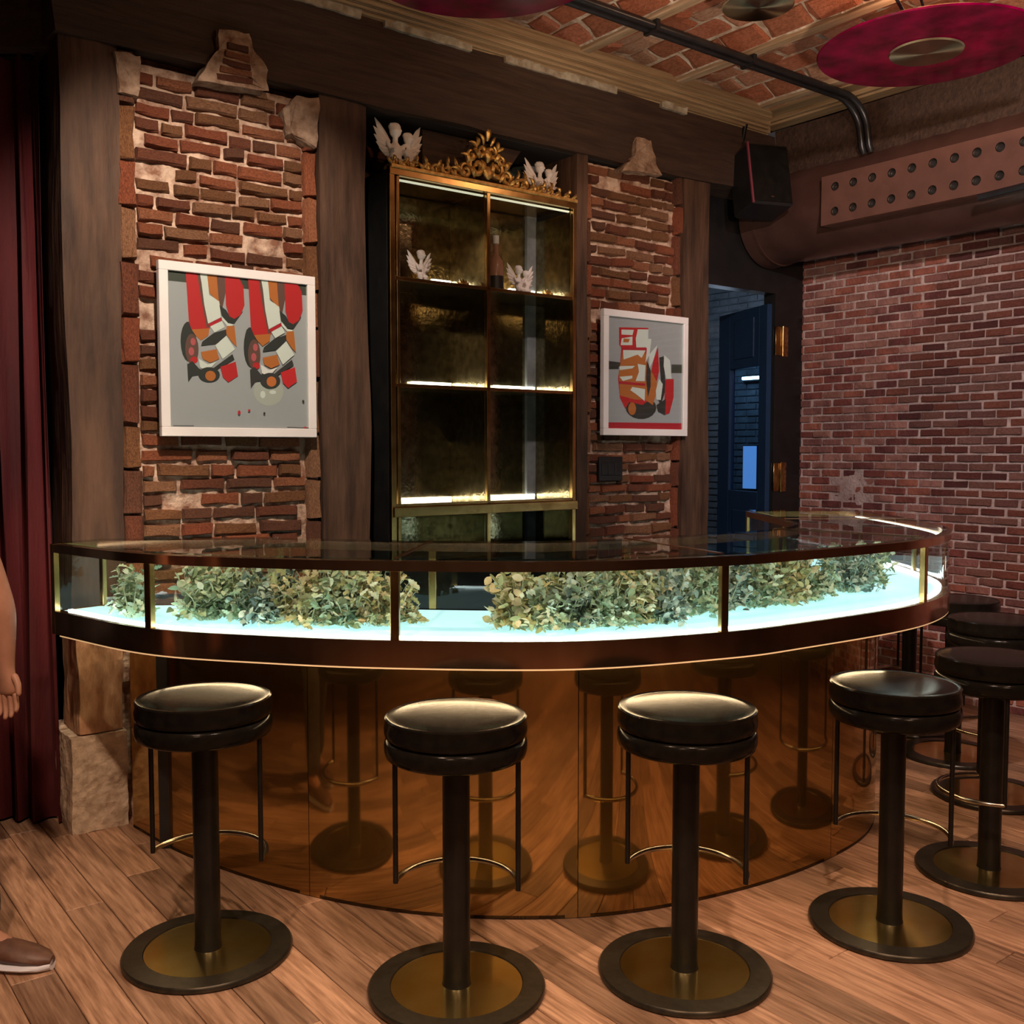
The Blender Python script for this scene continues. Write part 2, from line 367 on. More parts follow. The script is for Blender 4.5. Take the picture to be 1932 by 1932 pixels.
def relief(s0, s1, z0, z1, step, X, base, amp, seed, nsc=16):
    ns = max(2, int((s1-s0)/step)); nz = max(2, int((z1-z0)/step)); vs = []; fs = []
    for i in range(ns+1):
        for j in range(nz+1):
            a = s0+(s1-s0)*i/ns; z = z0+(z1-z0)*j/nz
            q = Vector((a*nsc, z*nsc, seed)); d = noise.noise(q)*.7+noise.noise(q*2.7)*.45
            vs.append(X(Vector((a, base+amp*d, z))))
    for i in range(ns):
        for j in range(nz):
            a = i*(nz+1)+j; fs.append((a, a+nz+1, a+nz+2, a+1))
    b = MB(); b.add(vs, fs, 0, True); return b

wallbricks = brick_variants(M['brick'], 9, .11)
AX, AY, AZ = U.copy(), N.copy(), Vector((0, 0, 1))
def infill(name, s0, s1, z0, z1, seed, soldier=(.045, .04), depth=-.035):
    back = MB(); back.box(s0-.02, s1+.02, -.30, depth-.045, 0, 3.0, 0, Wl)
    root = structure(back.build(name, M['mortar']))
    relief(s0-.01, s1+.01, .55, z1, .011, Wl, depth-.010, .017, seed).build('mortar', M['mortar'], root)
    r = random.Random(seed); z = z0; row = 0
    a0 = s0+soldier[0]+.008; a1 = s1-soldier[1]-.008
    while z < z1-.045:
        h = .038+r.random()*.009; x = a0-(r.random()*.12 if row % 2 else 0)
        while x < a1-.03:
            L_ = r.choice([.075, .11, .13, .15, .17, .19])+r.random()*.02
            xa = max(x, a0); xb = min(x+L_, a1)
            if xb-xa > .03 and r.random() > .035:
                dd = r.random()*.018
                random.seed(int(x*1e4)+row)
                put_brick(wallbricks, root, W(xa, depth-.03, z+r.uniform(-.004, .004)), U, N, AZ, xb-xa, .03+dd+.006, h, math.radians(r.uniform(-2.2, 2.2)))
            x += L_+.012+r.random()*.009
        z += h+.013+r.random()*.004; row += 1
    for (e, wd) in ((s0, soldier[0]), (s1-soldier[1], soldier[1])):   # bricks stood on end down both edges
        z = z0
        while z < z1-.1:
            L_ = .13+r.random()*.10
            if r.random() > .06:
                put_brick(wallbricks, root, W(e+.002, depth-.02, z+L_), -AZ, N, U, L_, .05+r.random()*.02, wd-.006)
            z += L_+.012
    return root
wall_left = infill('wall_left', .20, 1.03, .82, 2.925, 3, (.075, .055))
structure(wall_left, 'brick infill of the timber wall behind the left picture')
wall_back = infill('wall_back', 2.55, 3.26, .82, 2.94, 11, (.035, .035))
structure(wall_back, 'brick infill of the timber wall behind the right picture')
# rough masonry lumps let into the beam above each infill
def lump(parent, pts, t0, t1, seed):
    bm = bmesh.new(); vs = [bm.verts.new((s, t0, z)) for s, z in pts]; f = bm.faces.new(vs)
    r = bmesh.ops.extrude_face_region(bm, geom=[f])
    for v in r['geom']:
        if isinstance(v, bmesh.types.BMVert): v.co.y = t1
    bmesh.ops.triangulate(bm, faces=bm.faces[:]); bmesh.ops.subdivide_edges(bm, edges=bm.edges[:], cuts=5)
    for v in bm.verts: v.co += noise.noise_vector(v.co*22+Vector((seed, 0, 0)))*.012
    bmesh.ops.recalc_face_normals(bm, faces=bm.faces[:])
    m = MB(); m.frombm(bm, 0, Wl); return m.build('plaster_patch', M['plaster'], parent)
lump(wall_left, [(.50, 2.88), (.79, 2.90), (.785, 2.98), (.73, 3.06), (.715, 3.11), (.585, 3.10), (.585, 3.02), (.54, 2.95)], -.02, .045, 1)
lump(wall_back, [(2.76, 2.91), (3.05, 2.93), (3.0, 3.0), (2.975, 3.10), (2.86, 3.10), (2.85, 3.0), (2.79, 2.95)], -.02, .045, 5)
lump(wall_left, [(.21, 2.78), (.28, 2.78), (.29, 2.94), (.20, 2.93)], -.05, .02, 9)
lump(wall_left, [(.90, 2.76), (1.02, 2.72), (1.03, 2.93), (.93, 2.92), (.87, 2.85)], -.05, .02, 12)
for k in range(5):
    put_brick(wallbricks, wall_left, W(.575+.012*k, .03, 2.90+k*.032), U, N, AZ, .15-.016*k, .022, .026, math.radians(random.uniform(-4, 4)))
# right wall
rb = MB(); rb.box(4.592, 4.75, -.3, 7.6, 0, 3.7, 0, Wl)
wall_right = structure(rb.build('wall_right', M['rmortar']), 'red brick side wall with pale joints')
rbricks = brick_variants(M['rbrick'], 7, .05)
random.seed(21)
cells = []; row = 0; z = .0
while z < 3.3:
    t = -.30+(.075 if row % 2 else 0)
    while t < 4.2:
        L_ = .1365+random.uniform(-.010, .007)
        cells.append((t, z, L_, .038+random.uniform(-.003, .003))); t += .151
    z += .0495; row += 1
def seen(c): return -.25 < c[0] < 1.6 and c[1] < 2.75 and c[1] > .05
vis = [c for c in cells if seen(c)]; vis.sort(key=lambda c: -c[0]+abs(c[1]-1.8)*.5)
take = set(id(c) for c in vis[:298]); loose = MB()
for c in cells:
    t, z, L_, h = c
    if noise.noise(Vector((t*3.1, z*3.1, 4))) > (.60 if z > 1.35 else .40): dp = .013
    else: dp = .024+random.uniform(-.003, .003)
    if id(c) in take:
        put_brick(rbricks, wall_right, W(4.600, t+L_, z), -N, -U, AZ, L_, dp+.006, h)
    else: loose.cbox(4.598-dp, 4.61, t, t+L_, z, z+h, .003, 0, Wl)
lo = loose.build('brick_field', M['rbrick_loose'], wall_right); lo['kind'] = 'stuff'
relief(-.3, 4.2, 0, 3.3, .022, lambda v: W(4.584-v.y, v.x, v.z), 0, .011, 8, 7).build('mortar', M['rmortar'], wall_right)
# walls behind the camera and to the left, dark plaster
structure(wbox('wall_front', -4.3, 4.75, 7.5, 7.65, 0, 3.7, M['darkwall']), 'dark wall behind the viewer')
wl = MB(); wl.box(-4.3, -4.2, -3.2, 7.6, 0, 3.7, 0, Wl); structure(wl.build('wall_side', M['darkwall']), 'dark wall on the far left')
structure(wbox('ceiling', -4.3, 4.75, -3.2, 7.6, 3.62, 3.75, M['darkwall']))
ceiling = bpy.data.objects['ceiling']
# recess behind the cabinet
rc = MB(); rc.box(1.0, 2.6, -.60, -.50, 0, 3.62, 0, Wl); rc.box(1.0, 1.26, -.50, -.32, 0, 2.93, 0, Wl); rc.box(2.5, 2.6, -.50, -.30, 0, 2.93, 0, Wl)
recess = structure(rc.build('wall_recess', M['dark']), 'dark recess behind the display cabinet')
for k in range(7):
    for j in range(3):
        z = 2.50+.065*k
        put_brick(wallbricks, recess, W(1.27+.2*j+(.1 if k % 2 else 0), -.5, z), U, N, AZ, .18, .03, .05, math.radians(random.uniform(-3, 3)))
bd = MB(); bd.box(1.62, 2.05, -.13, -.10, 2.74, 2.94, 0, Wl); bd.add([W(2.05, -.10, 2.94), W(2.20, -.10, 2.94), W(2.05, -.10, 2.74), W(2.05, -.13, 2.94), W(2.20, -.13, 2.94), W(2.05, -.13, 2.74)], [(0, 2, 1), (3, 4, 5), (1, 2, 5, 4)])
bd.build('board', M['beam'], recess)
# solid wall back of the beam and lintel
structure(wbox('trim_9', 1.0, 3.5, -.32, -.02, 2.95, 3.62, M['dark']))
# ---------------- timber frame (trim = structural timber)
tn = [0]
def timber(s0, s1, t0, t1, z0, z1, seed, m='post', st=(1, 1, .25), amp=.02, step=.06, label=None):
    tn[0] += 1
    return structure(rough_box(s0, s1, t0, t1, z0, z1, step, amp, seed, Wl, 4, st).build('trim_%d' % tn[0], M[m]), label)
timber(.0, .205, -.30, 0, .84, 2.96, 1, label='rough dark oak post at the left end of the bar')
tn[0] += 0
timber(1.035, 1.262, -.30, .012, 0, 2.96, 2, amp=.014, label='rough dark oak post left of the display cabinet')
timber(2.478, 2.552, -.30, .01, 0, 2.97, 3, amp=.010, label='narrow oak post right of the display cabinet')
timber(3.262, 3.478, -.30, .012, 0, 2.99, 4, amp=.016, label='oak post right of the right picture')
timber(-.02, 4.02, -.30, .03, 2.955, 3.315, 5, 'beam', (.3, 1, 1), .022, .09, 'long dark oak beam above the brick panels')
# stone foot of the left post
st_ = rough_box(-.015, .19, -.32, .0, 0, .37, .02, .012, 14, Wl, 9).build('post_footing', M['stone']); structure(st_, 'pale rough stone footing under the left oak post')
pf = rough_box(.02, .185, -.26, -.015, .375, .86, .03, .014, 31, Wl, 6, (1, 1, .5)).build('trim_20', M['wornwood']); structure(pf, 'worn paler lower end of the left oak post')
# left header above the curtain + side
hb = rough_box(-4.1, -1.62, 3.86, 4.14, 2.93, 3.45, .09, .02, 44, None, 3, (.3, 1, 1)).build('trim_21', M['beam']); structure(hb, 'dark oak header above the red curtain')
lw = MB(); lw.box(-4.1, -2.6, 3.95, 4.1, 0, 2.95); structure(lw.build('wall_curtain', M['darkwall']), 'dark wall beyond the curtain')
lw = MB(); lw.box(-4.1, -1.75, 4.5, 4.6, 0, 3.4); structure(lw.build('wall_rear', M['dark']), 'dark wall behind the curtain')
# plaster streaks along the beam's top edge
for (a, b_, zt) in ((.55, 1.22, 3.325), (1.34, 1.80, 3.322), (2.0, 2.72, 3.318), (3.05, 3.25, 3.32), (.0, .5, 3.33)):
    structure(rough_box(a, b_, .02, .045, zt-.03, zt+.008, .03, .008, a*9, Wl, 14).build('trim_%d' % (30+int(a*10)), M['streak']), 'pale plaster streak along the top of the oak beam')
# crown moulding: four stepped wooden strips along the beam, then down the right
CR = [(0, .045, 3.318), (.045, .075, 3.333), (.075, .105, 3.342), (.105, .14, 3.358), (.14, .165, 3.378)]
cm = MB(); cm.box(-.9, 3.86, -.3, .0, 3.315, 3.62, 0, Wl); cm2 = MB(); cm2.box(-.9, 3.86, .0, .02, 3.38, 3.55, 0, Wl)
crown = structure(cm.build('trim_40', M['dark']), 'stepped wooden crown moulding along the back beam')
for i, (t0, t1, z) in enumerate(CR):
    b = MB(); b.cbox(-.9, 3.96-t0, t0, t1, z, 3.42, .004, 0, Wl)
    for q in range(2): b.cbox(-.9, 3.96-t0, t0+.006+q*.014, t0+.012+q*.014, z-.005, z+.002, .001, 0, Wl)
    b.build('moulding_strip', M['trim'], crown)
cm2.build('plaster_fill', M['plaster'], crown)
# right beam with its moulding
rbm = MB(); rbm = rough_box(4.02, 4.20, .03, 7.4, 3.02, 3.345, .14, .02, 61, Wl, 3, (1, .3, 1)); rbeam = structure(rbm.build('trim_41', M['beam']), 'dark beam along the right side above the duct')
for i, (s0, s1, z) in enumerate([(3.93, 4.03, 3.352), (3.90, 3.93, 3.362), (3.80, 3.90, 3.385)]):
    b = MB(); b.cbox(s0, s1, .0, 7.4, z, 3.43, .004, 0, Wl); b.build('moulding_strip', M['trimside'], rbeam)
b = MB(); b.box(4.20, 4.6, -.1, 7.4, 3.30, 3.4, 0, Wl); b.build('soffit', M['dark'], rbeam)
# ---------------- ceiling: joists and shallow brick vaults between them
JS = [3.73-.67*k for k in range(12)]
for j in JS:
    b = MB(); b.cbox(j-.03, j+.03, .14, 7.4, 3.385, 3.55, .006, 0, lambda v: Vector((v.x, v.y, v.z)))
    o = b.build('joist', M['joist'], ceiling, W(0, 0)); o.rotation_euler = (0, 0, math.atan2(U.y, U.x))
    for v in o.data.vertices: v.co.y = -v.co.y
    o.data.flip_normals()
cbr = brick_variants(M['cbrick'], 7, .05)
crest = MB(); plain = MB()
random.seed(5); count = 0
bays = [(JS[i+1]+.03, JS[i]-.03) for i in range(11)]+[(3.76, 3.93)]
for (a, b_) in bays:
    wd = b_-a; rise = .10 if wd > .3 else .02
    n = 12
    def zz(x): q = (x-a)/wd*2-1; return 3.405+rise*(1-q*q)
    vs = []; fs = []
    for i in range(n+1):
        x = a+wd*i/n
        for t in [.02+.0507*k for k in range(146)]:
            vs.append(W(x, t, zz(x)-.002+.010*noise.noise(Vector((x*9, t*9, 2)))))
    for i in range(n):
        for k in range(145): q = i*146+k; fs.append((q, q+1, q+147, q+146))
    plain.add(vs, fs, 0, True)
    nc = max(1, round(wd/.125)); cw = wd/nc
    for c in range(nc):
        x0 = a+c*cw+.010; x1 = a+(c+1)*cw-.010
        t = .05-(.12 if c % 2 else 0); 
        while t < 7.2:
            L_ = .235+random.uniform(-.02, .02); ta = max(t, .05)
            p = W((x0+x1)/2, ta, 3.4); near = (p-Vector((.9, 4.9, 3.4))).length
            z0 = zz(x0); z1 = zz(x1); dirx = (U*(x1-x0)+AZ*(z1-z0)); lx = dirx.length; dirx.normalize(); out = N.cross(dirx) ; 
            if out.z > 0: out = -out
            if ta < 2.6 and near < 2.7 and a > .2:
                put_brick(cbr, ceiling, W(x0, ta, z0)-out*.022, dirx, out, N, lx, .034+random.uniform(-.006, .008), L_-(ta-t)); count += 1
            else:
                crest.box(0, 1, 0, 1, 0, 1, 0, lambda v: W(x0, ta, z0)-out*.02+dirx*lx*v.x+out*.03*v.y+N*(L_-(ta-t))*v.z)
            t += L_+.016
plain.build('vault_mortar', M['cmortar'], ceiling)
cr_ = crest.build('vault_brick_field', M['cbrick_loose'], ceiling); cr_['kind'] = 'stuff'

# ================================================================== DOORWAY AND BACK ROOM
dw = MB(); dw.box(3.45, 4.62, -.26, -.17, 2.44, 3.30, 0, Wl); dw.box(4.30, 4.62, -.26, -.17, 0, 2.44, 0, Wl); dw.box(3.45, 3.50, -.26, -.17, 0, 2.44, 0, Wl)
fr = structure(dw.build('door_frame', M['black']), 'black door frame and lintel beside the brick wall')
br_ = MB(); br_.box(2.4, 2.48, -2.6, -.3, 0, 3.4, 0, Wl); br_.box(2.4, 6.4, -2.9, -2.8, 0, 3.4, 0, Wl); br_.box(6.3, 6.4, -2.8, -.3, 0, 3.4, 0, Wl); br_.box(4.6, 6.4, -.4, -.3, 0, 3.4, 0, Wl)
bkr = structure(br_.build('wall_backroom', M['backbrick']), 'blue-lit grey brick wall of the room beyond the door')
random.seed(9)
gl_ = MB()
for r_ in range(48):
    x = -2.8+(.11 if r_ % 2 else 0)
    while x < -.5:
        gl_.cbox(6.285-random.uniform(0, .006), 6.3, x, x+.205, .02+r_*.06, .02+r_*.06+.048, .003, 0, Wl); x += .22
bo = gl_.build('brick_field', M['backbrick'], bkr); bo['kind'] = 'stuff'
structure(wbox('ceiling_backroom', 2.4, 6.4, -2.9, -.3, 3.3, 3.4, M['dark']))
structure(wbox('floor_backroom', 4.75, 6.4, -2.9, -.3, -.12, -.005, M['dark']))
wl_ = thing('wall_lamp', 'glowing white tube lamp on the wall of the room beyond the blue door', 'lamp', W(6.22, -1.93, 2.09), TH-PI/2)
b = MB(); b.cbox(-.10, .10, 0, .05, -.03, .03, .006); b.build('backplate', M['black'], wl_)
b = MB(); b.tube([(-.09, -.01, 0), (.09, -.01, 0)], .014, 10); b.build('tube', M['tube'], wl_)
bp_ = thing('lit_panel', 'pale blue lit panel seen low through the pane of the blue door', 'panel', W(6.27, -1.96, 1.10), TH-PI/2)
b = MB(); b.cbox(-.085, .085, -.02, .01, 0, .40, .004); b.build('panel_frame', M['black'], bp_); b = MB(); b.box(-.075, .075, -.024, -.021, .01, .39); b.build('glowing_face', M['bluepanel'], bp_)
point(tuple(W(5.3, -1.5, 2.4)), 14, (.6, .76, 1), .1)
# blue door, hinged at the right jamb and swung away into the back room
hinge = W(4.292, -.20)
dd = Vector((-.27, .963, 0)); da = math.atan2(dd.y, dd.x)
door = structure(MB().build('door_1', M['blue'])); door.location = hinge; door.rotation_euler = (0, 0, da)
door['label'] = 'dark blue door with a tall glass pane, standing open'
def dpart(name, x0, x1, z0, z1, m, y0=-.022, y1=.022, p=door):
    b = MB(); b.cbox(x0, x1, y0, y1, z0, z1, .003); return b.build(name, m, p)
DL = .66
dpart('stile', 0, .10, .01, 2.38, M['blue']); dpart('stile', DL-.16, DL, .01, 2.38, M['blue'])
dpart('rail', .10, DL-.16, .01, 1.18, M['blue']); dpart('rail', .10, DL-.16, 2.0, 2.38, M['blue'])
dpart('glass_pane', .10, DL-.16, 1.18, 2.0, M['paneglass'], -.004, .004)
dpart('raised_panel', .17, DL-.23, 2.06, 2.32, M['blue'], .015, .028)
dpart('raised_panel', .17, DL-.23, .15, 1.05, M['blue'], .015, .028)
for z0 in (2.055, 1.19):
    h = structure(MB().build('hinge', M['brass'], fr)); del h['kind']
    b = MB(); b.cbox(4.30, 4.365, -.185, -.162, z0, z0+.18, .002, 0, Wl); b.cbox(4.375, 4.43, -.185, -.165, z0-.005, z0+.185, .002, 0, Wl)
    b.tube([W(4.37, -.162, z0-.005), W(4.37, -.162, z0+.185)], .008, 8)
    me = b.build('hinge', M['brass'], fr); bpy.data.objects.remove(h)

# ================================================================== BAR COUNTER
def spline(P, n):
    P = [Vector((x, y, 0)) for x, y in P]; Q = [P[0]*2-P[1]]+P+[P[-1]*2-P[-2]]; out = []
    for i in range(1, len(Q)-2):
        for k in range(12):
            t = k/12; a, b, c, d = Q[i-1], Q[i], Q[i+1], Q[i+2]
            out.append(.5*((2*b)+(c-a)*t+(2*a-5*b+4*c-d)*t*t+(3*b-a-3*c+d)*t**3))
    out.append(P[-1])
    # resample evenly
    L_ = [0]
    for i in range(1, len(out)): L_.append(L_[-1]+(out[i]-out[i-1]).length)
    res = []; j = 0
    for k in range(n):
        d = L_[-1]*k/(n-1)
        while j < len(L_)-2 and L_[j+1] < d: j += 1
        f = (d-L_[j])/max(1e-9, L_[j+1]-L_[j]); res.append(out[j].lerp(out[j+1], min(1, max(0, f))))
    for _ in range(3): res = [res[0]]+[(res[i-1]+res[i]*2+res[i+1])/4 for i in range(1, n-1)]+[res[-1]]
    return res
NB = 161
OUT = spline([(-1.58, 3.50), (-1.146, 3.165), (-.74, 3.03), (-.348, 2.955), (.183, 2.94), (.637, 3.09), (.905, 3.24), (1.49, 3.68), (1.80, 4.18), (1.87, 4.75), (1.86, 5.42)], NB)
NRM = []
for i in range(NB):
    d = (OUT[min(i+1, NB-1)]-OUT[max(i-1, 0)]).normalized(); NRM.append(Vector((-d.y, d.x, 0)))
def offs(i, d):
    p = OUT[i]; wd = (p-P0).dot(N)
    lim = max(.12, wd-.07); return p+NRM[i]*(min(d, lim) if i < 60 else d)
DEP = [.62]*NB
INN = []
for i in range(NB):
    INN.append(offs(i, .62))
# keep the hairpin of the inner edge from folding over itself
for i in range(1, NB):
    d = (OUT[min(i+1, NB-1)]-OUT[max(i-1, 0)])
    if (INN[i]-INN[i-1]).dot(d) < 0: INN[i] = INN[i-1].copy()
for _ in range(4): INN = [INN[0]]+[(INN[i-1]+INN[i]*2+INN[i+1])/4 for i in range(1, NB-1)]+[INN[-1]]
def at(i, f): return OUT[i].lerp(INN[i], f)
def offset_pt(i, d):
    L_ = (INN[i]-OUT[i]).length; return OUT[i].lerp(INN[i], d/max(L_, .01))
def shell(i0, i1, d0, d1, z0, z1, m):
    """solid strip following the bar between two depths measured from its outer edge (negative depth counts from the inner edge)"""
    def pt(i, d):
        L_ = (INN[i]-OUT[i]).length; return offset_pt(i, d if d >= 0 else L_+d+1e-4)
    vs = []; fs = []; n = i1-i0+1
    for i in range(i0, i1+1):
        a = pt(i, d0); b = pt(i, d1)
        for p, z in ((a, z0), (a, z1), (b, z1), (b, z0)): vs.append((p.x, p.y, z))
    for k in range(n-1):
        for q in range(4): fs.append((k*4+q, (k+1)*4+q, (k+1)*4+(q+1) % 4, k*4+(q+1) % 4))
    fs.append((0, 1, 2, 3)); fs.append(((n-1)*4+3, (n-1)*4+2, (n-1)*4+1, (n-1)*4))
    m.add(vs, fs)
ZT, ZR, ZG, ZB = 1.13, 1.10, .897, .817
bar = thing('bar_counter', 'curved bar counter with lit glass display case over a mirrored brass base', 'bar counter', (0, 3.2, 0))
def bpart(name, m, mt, label=None):
    o = m.build(name, mt, bar, (0, -3.2, 0), fix=True)
    if label: o['label'] = label
    return o
def fr_i(x, lo=0, hi=120): return min(range(lo, hi), key=lambda i: abs(OUT[i].x-x))
stn = [0, fr_i(-1.146), fr_i(-.348), fr_i(.637), fr_i(1.50), 138, NB-1]
b = MB(); shell(0, NB-1, 0, .035, ZR, ZT-.001, b); shell(0, NB-1, -.03, -.0001, ZR, ZT-.001, b)
bpart('top_rim', b, M['bandbronze'], 'polished copper-brown rim round the glass top')
b = MB(); shell(0, NB-1, 0, .03, ZB, ZG, b); bpart('fascia_band', b, M['bandbronze'], 'polished dark bronze band below the glass')
b = MB(); shell(1, NB-2, .002, .010, ZB-.005, ZB-.0005, b); bpart('glowing_lip', b, M['lipglow'], 'thin lip along the lower edge of the band with warm light painted on')  # brass lip glows by itself to stand for warm light falling on it
b = MB(); shell(0, NB-1, .031, -.0001, ZB+.005, ZG-.012, b); bpart('case_floor', b, M['blackmetal'])
b = MB(); shell(0, NB-1, .034, -.03, ZG-.011, ZG-.002, b); bpart('light_panel', b, M['lightpanel'], 'glowing pale cyan floor of the glass case')
b = MB(); shell(1, NB-2, .037, .050, ZR-.001, ZR+.004, b); bpart('added_fill_strip', b, M['fillglow'])  # added strip, hidden by the rim, to brighten the foliage
b = MB(); shell(1, NB-2, .034, .050, ZG-.002, ZG+.005, b); bpart('light_strip', b, M['led'], 'white light strip along the front of the case')
for k in range(len(stn)-1):
    a, c = stn[k], stn[k+1]
    b = MB(); shell(a, c, .006, .014, ZG, ZR, b); bpart('front_glass', b, M['glass'])
    b = MB(); shell(a, c, -.014, -.006, ZG, ZR, b); bpart('rear_glass', b, M['glass'])
    b = MB(); shell(a, c, .02, -.015, ZT-.002, ZT+.006, b); bpart('top_glass', b, M['topglass'])
for k in stn[1:-1]:   # brass uprights, front and back, and the seam of the top
    for d in (0, 1):
        p = OUT[k] if d == 0 else INN[k]; q = NRM[k] if d == 0 else -NRM[k]; tg = Vector((q.y, -q.x, 0)); p = p+q*.011
        b = MB(); b.cbox(-.013, .013, -.011, .011, ZG-.001, ZR+.001, .002, 0, lambda v: p+tg*v.x+q*v.y+Vector((0, 0, v.z)))
        bpart('upright', b, M['brass'])
    b = MB(); p0 = OUT[k]+NRM[k]*.02; p1 = INN[k]-NRM[k]*.01; tg = Vector((NRM[k].y, -NRM[k].x, 0))
    b.add([p0+tg*.006+Vector((0, 0, ZT+.004)), p0-tg*.006+Vector((0, 0, ZT+.004)), p1-tg*.006+Vector((0, 0, ZT+.004)), p1+tg*.006+Vector((0, 0, ZT+.004)),
           p0+tg*.006+Vector((0, 0, ZT+.008)), p0-tg*.006+Vector((0, 0, ZT+.008)), p1-tg*.006+Vector((0, 0, ZT+.008)), p1+tg*.006+Vector((0, 0, ZT+.008))],
          [(0, 1, 2, 3), (4, 7, 6, 5), (0, 4, 5, 1), (1, 5, 6, 2), (2, 6, 7, 3), (3, 7, 4, 0)])
    if k != stn[1]: bpart('top_seam', b, M['bandbronze'])
for i, e in ((0, 1), (NB-1, -1)):   # end pieces
    p0 = OUT[i]; p1 = INN[i]; d = (p1-p0); L_ = d.length; d.normalize(); tg = Vector((d.y, -d.x, 0))*e
    X = lambda v: p0+d*v.x+tg*v.y+Vector((0, 0, v.z))
    b = MB(); b.cbox(0, L_, -.012, .0, ZR, ZT, .002, 0, X); bpart('end_rail', b, M['brass']); b = MB(); b.cbox(0, L_, -.012, 0, ZB, ZG, .002, 0, X); bpart('end_rail', b, M['brass'])
    b = MB(); b.cbox(.01, L_-.01, -.009, -.002, ZG, ZR, .001, 0, X); bpart('end_glass', b, M['glass'])
    b = MB(); b.cbox(-.002, .02, -.012, .010, ZB, ZT, .002, 0, X); bpart('upright', b, M['brass']); b = MB(); b.cbox(L_-.018, L_, -.012, .010, ZG, ZR, .002, 0, X); bpart('upright', b, M['brass'])
# base: curved polished sheet in panels
BAS = spline([(-1.46, 3.865), (-1.143, 3.565), (-.645, 3.245), (-.191, 3.10), (.304, 3.112), (.76, 3.297), (1.121, 3.55), (1.37, 3.83), (1.50, 4.2), (1.53, 4.7), (1.52, 5.35)], 121)
seams = [0, 30, 61, 92, 120]
seams[1] = min(range(10, 60), key=lambda i: abs(BAS[i].x+.645)); seams[2] = min(range(30, 90), key=lambda i: abs(BAS[i].x-.19)); seams[3] = min(range(50, 110), key=lambda i: abs(BAS[i].x-1.121))
def strip(P, i0, i1, th, z0, z1, gap=0):
    m = MB(); vs = []; fs = []
    for i in range(i0, i1+1):
        d = (P[min(i+1, len(P)-1)]-P[max(i-1, 0)]).normalized(); nn = Vector((-d.y, d.x, 0)); a = P[i]
        if i == i0: a = a+d*gap
        if i == i1: a = a-d*gap
        b_ = a+nn*th
        for p, z in ((a, z0), (a, z1), (b_, z1), (b_, z0)): vs.append((p.x, p.y, z))
    n = i1-i0+1
    for k in range(n-1):
        for q in range(4): fs.append((k*4+q, (k+1)*4+q, (k+1)*4+(q+1) % 4, k*4+(q+1) % 4))
    fs.append((0, 1, 2, 3)); fs.append(((n-1)*4+3, (n-1)*4+2, (n-1)*4+1, (n-1)*4)); m.add(vs, fs)
    for q in range(len(m.sm)-2): m.sm[q] = (q % 4 in (0, 2))
    return m
for k in range(4):
    o = bpart('base_panel', strip(BAS, seams[k], seams[k+1], .012, .002, ZB+.004, .0012), M['basebrass'], 'polished brass mirror panel of the base')
    for p in o.data.polygons: p.use_smooth = abs(p.normal.z) < .5
o = bpart('plinth', strip(BAS, 0, 120, .03, 0, .012), M['blackmetal'])
m_ = strip([p+Vector((0, 0, 0)) for p in BAS], 2, 118, -.018, ZB-.012, ZB-.002)
bpart('under_light', m_, M['ledwarm'], 'warm light strip under the overhang')
b = MB(); shell(4, NB-1, -.02, -.001, .0, ZB+.004, b); bpart('rear_panel', b, M['black'])
for o in bar.children:
    if o.name.startswith(('top_rim', 'fascia')):
        for p in o.data.polygons: p.use_smooth = abs(p.normal.z) < .5
        try: o.data.set_sharp_from_angle(angle=math.radians(40))
        except Exception: pass
    if o.name.startswith('base_panel'): o.data.set_sharp_from_angle(angle=math.radians(40))

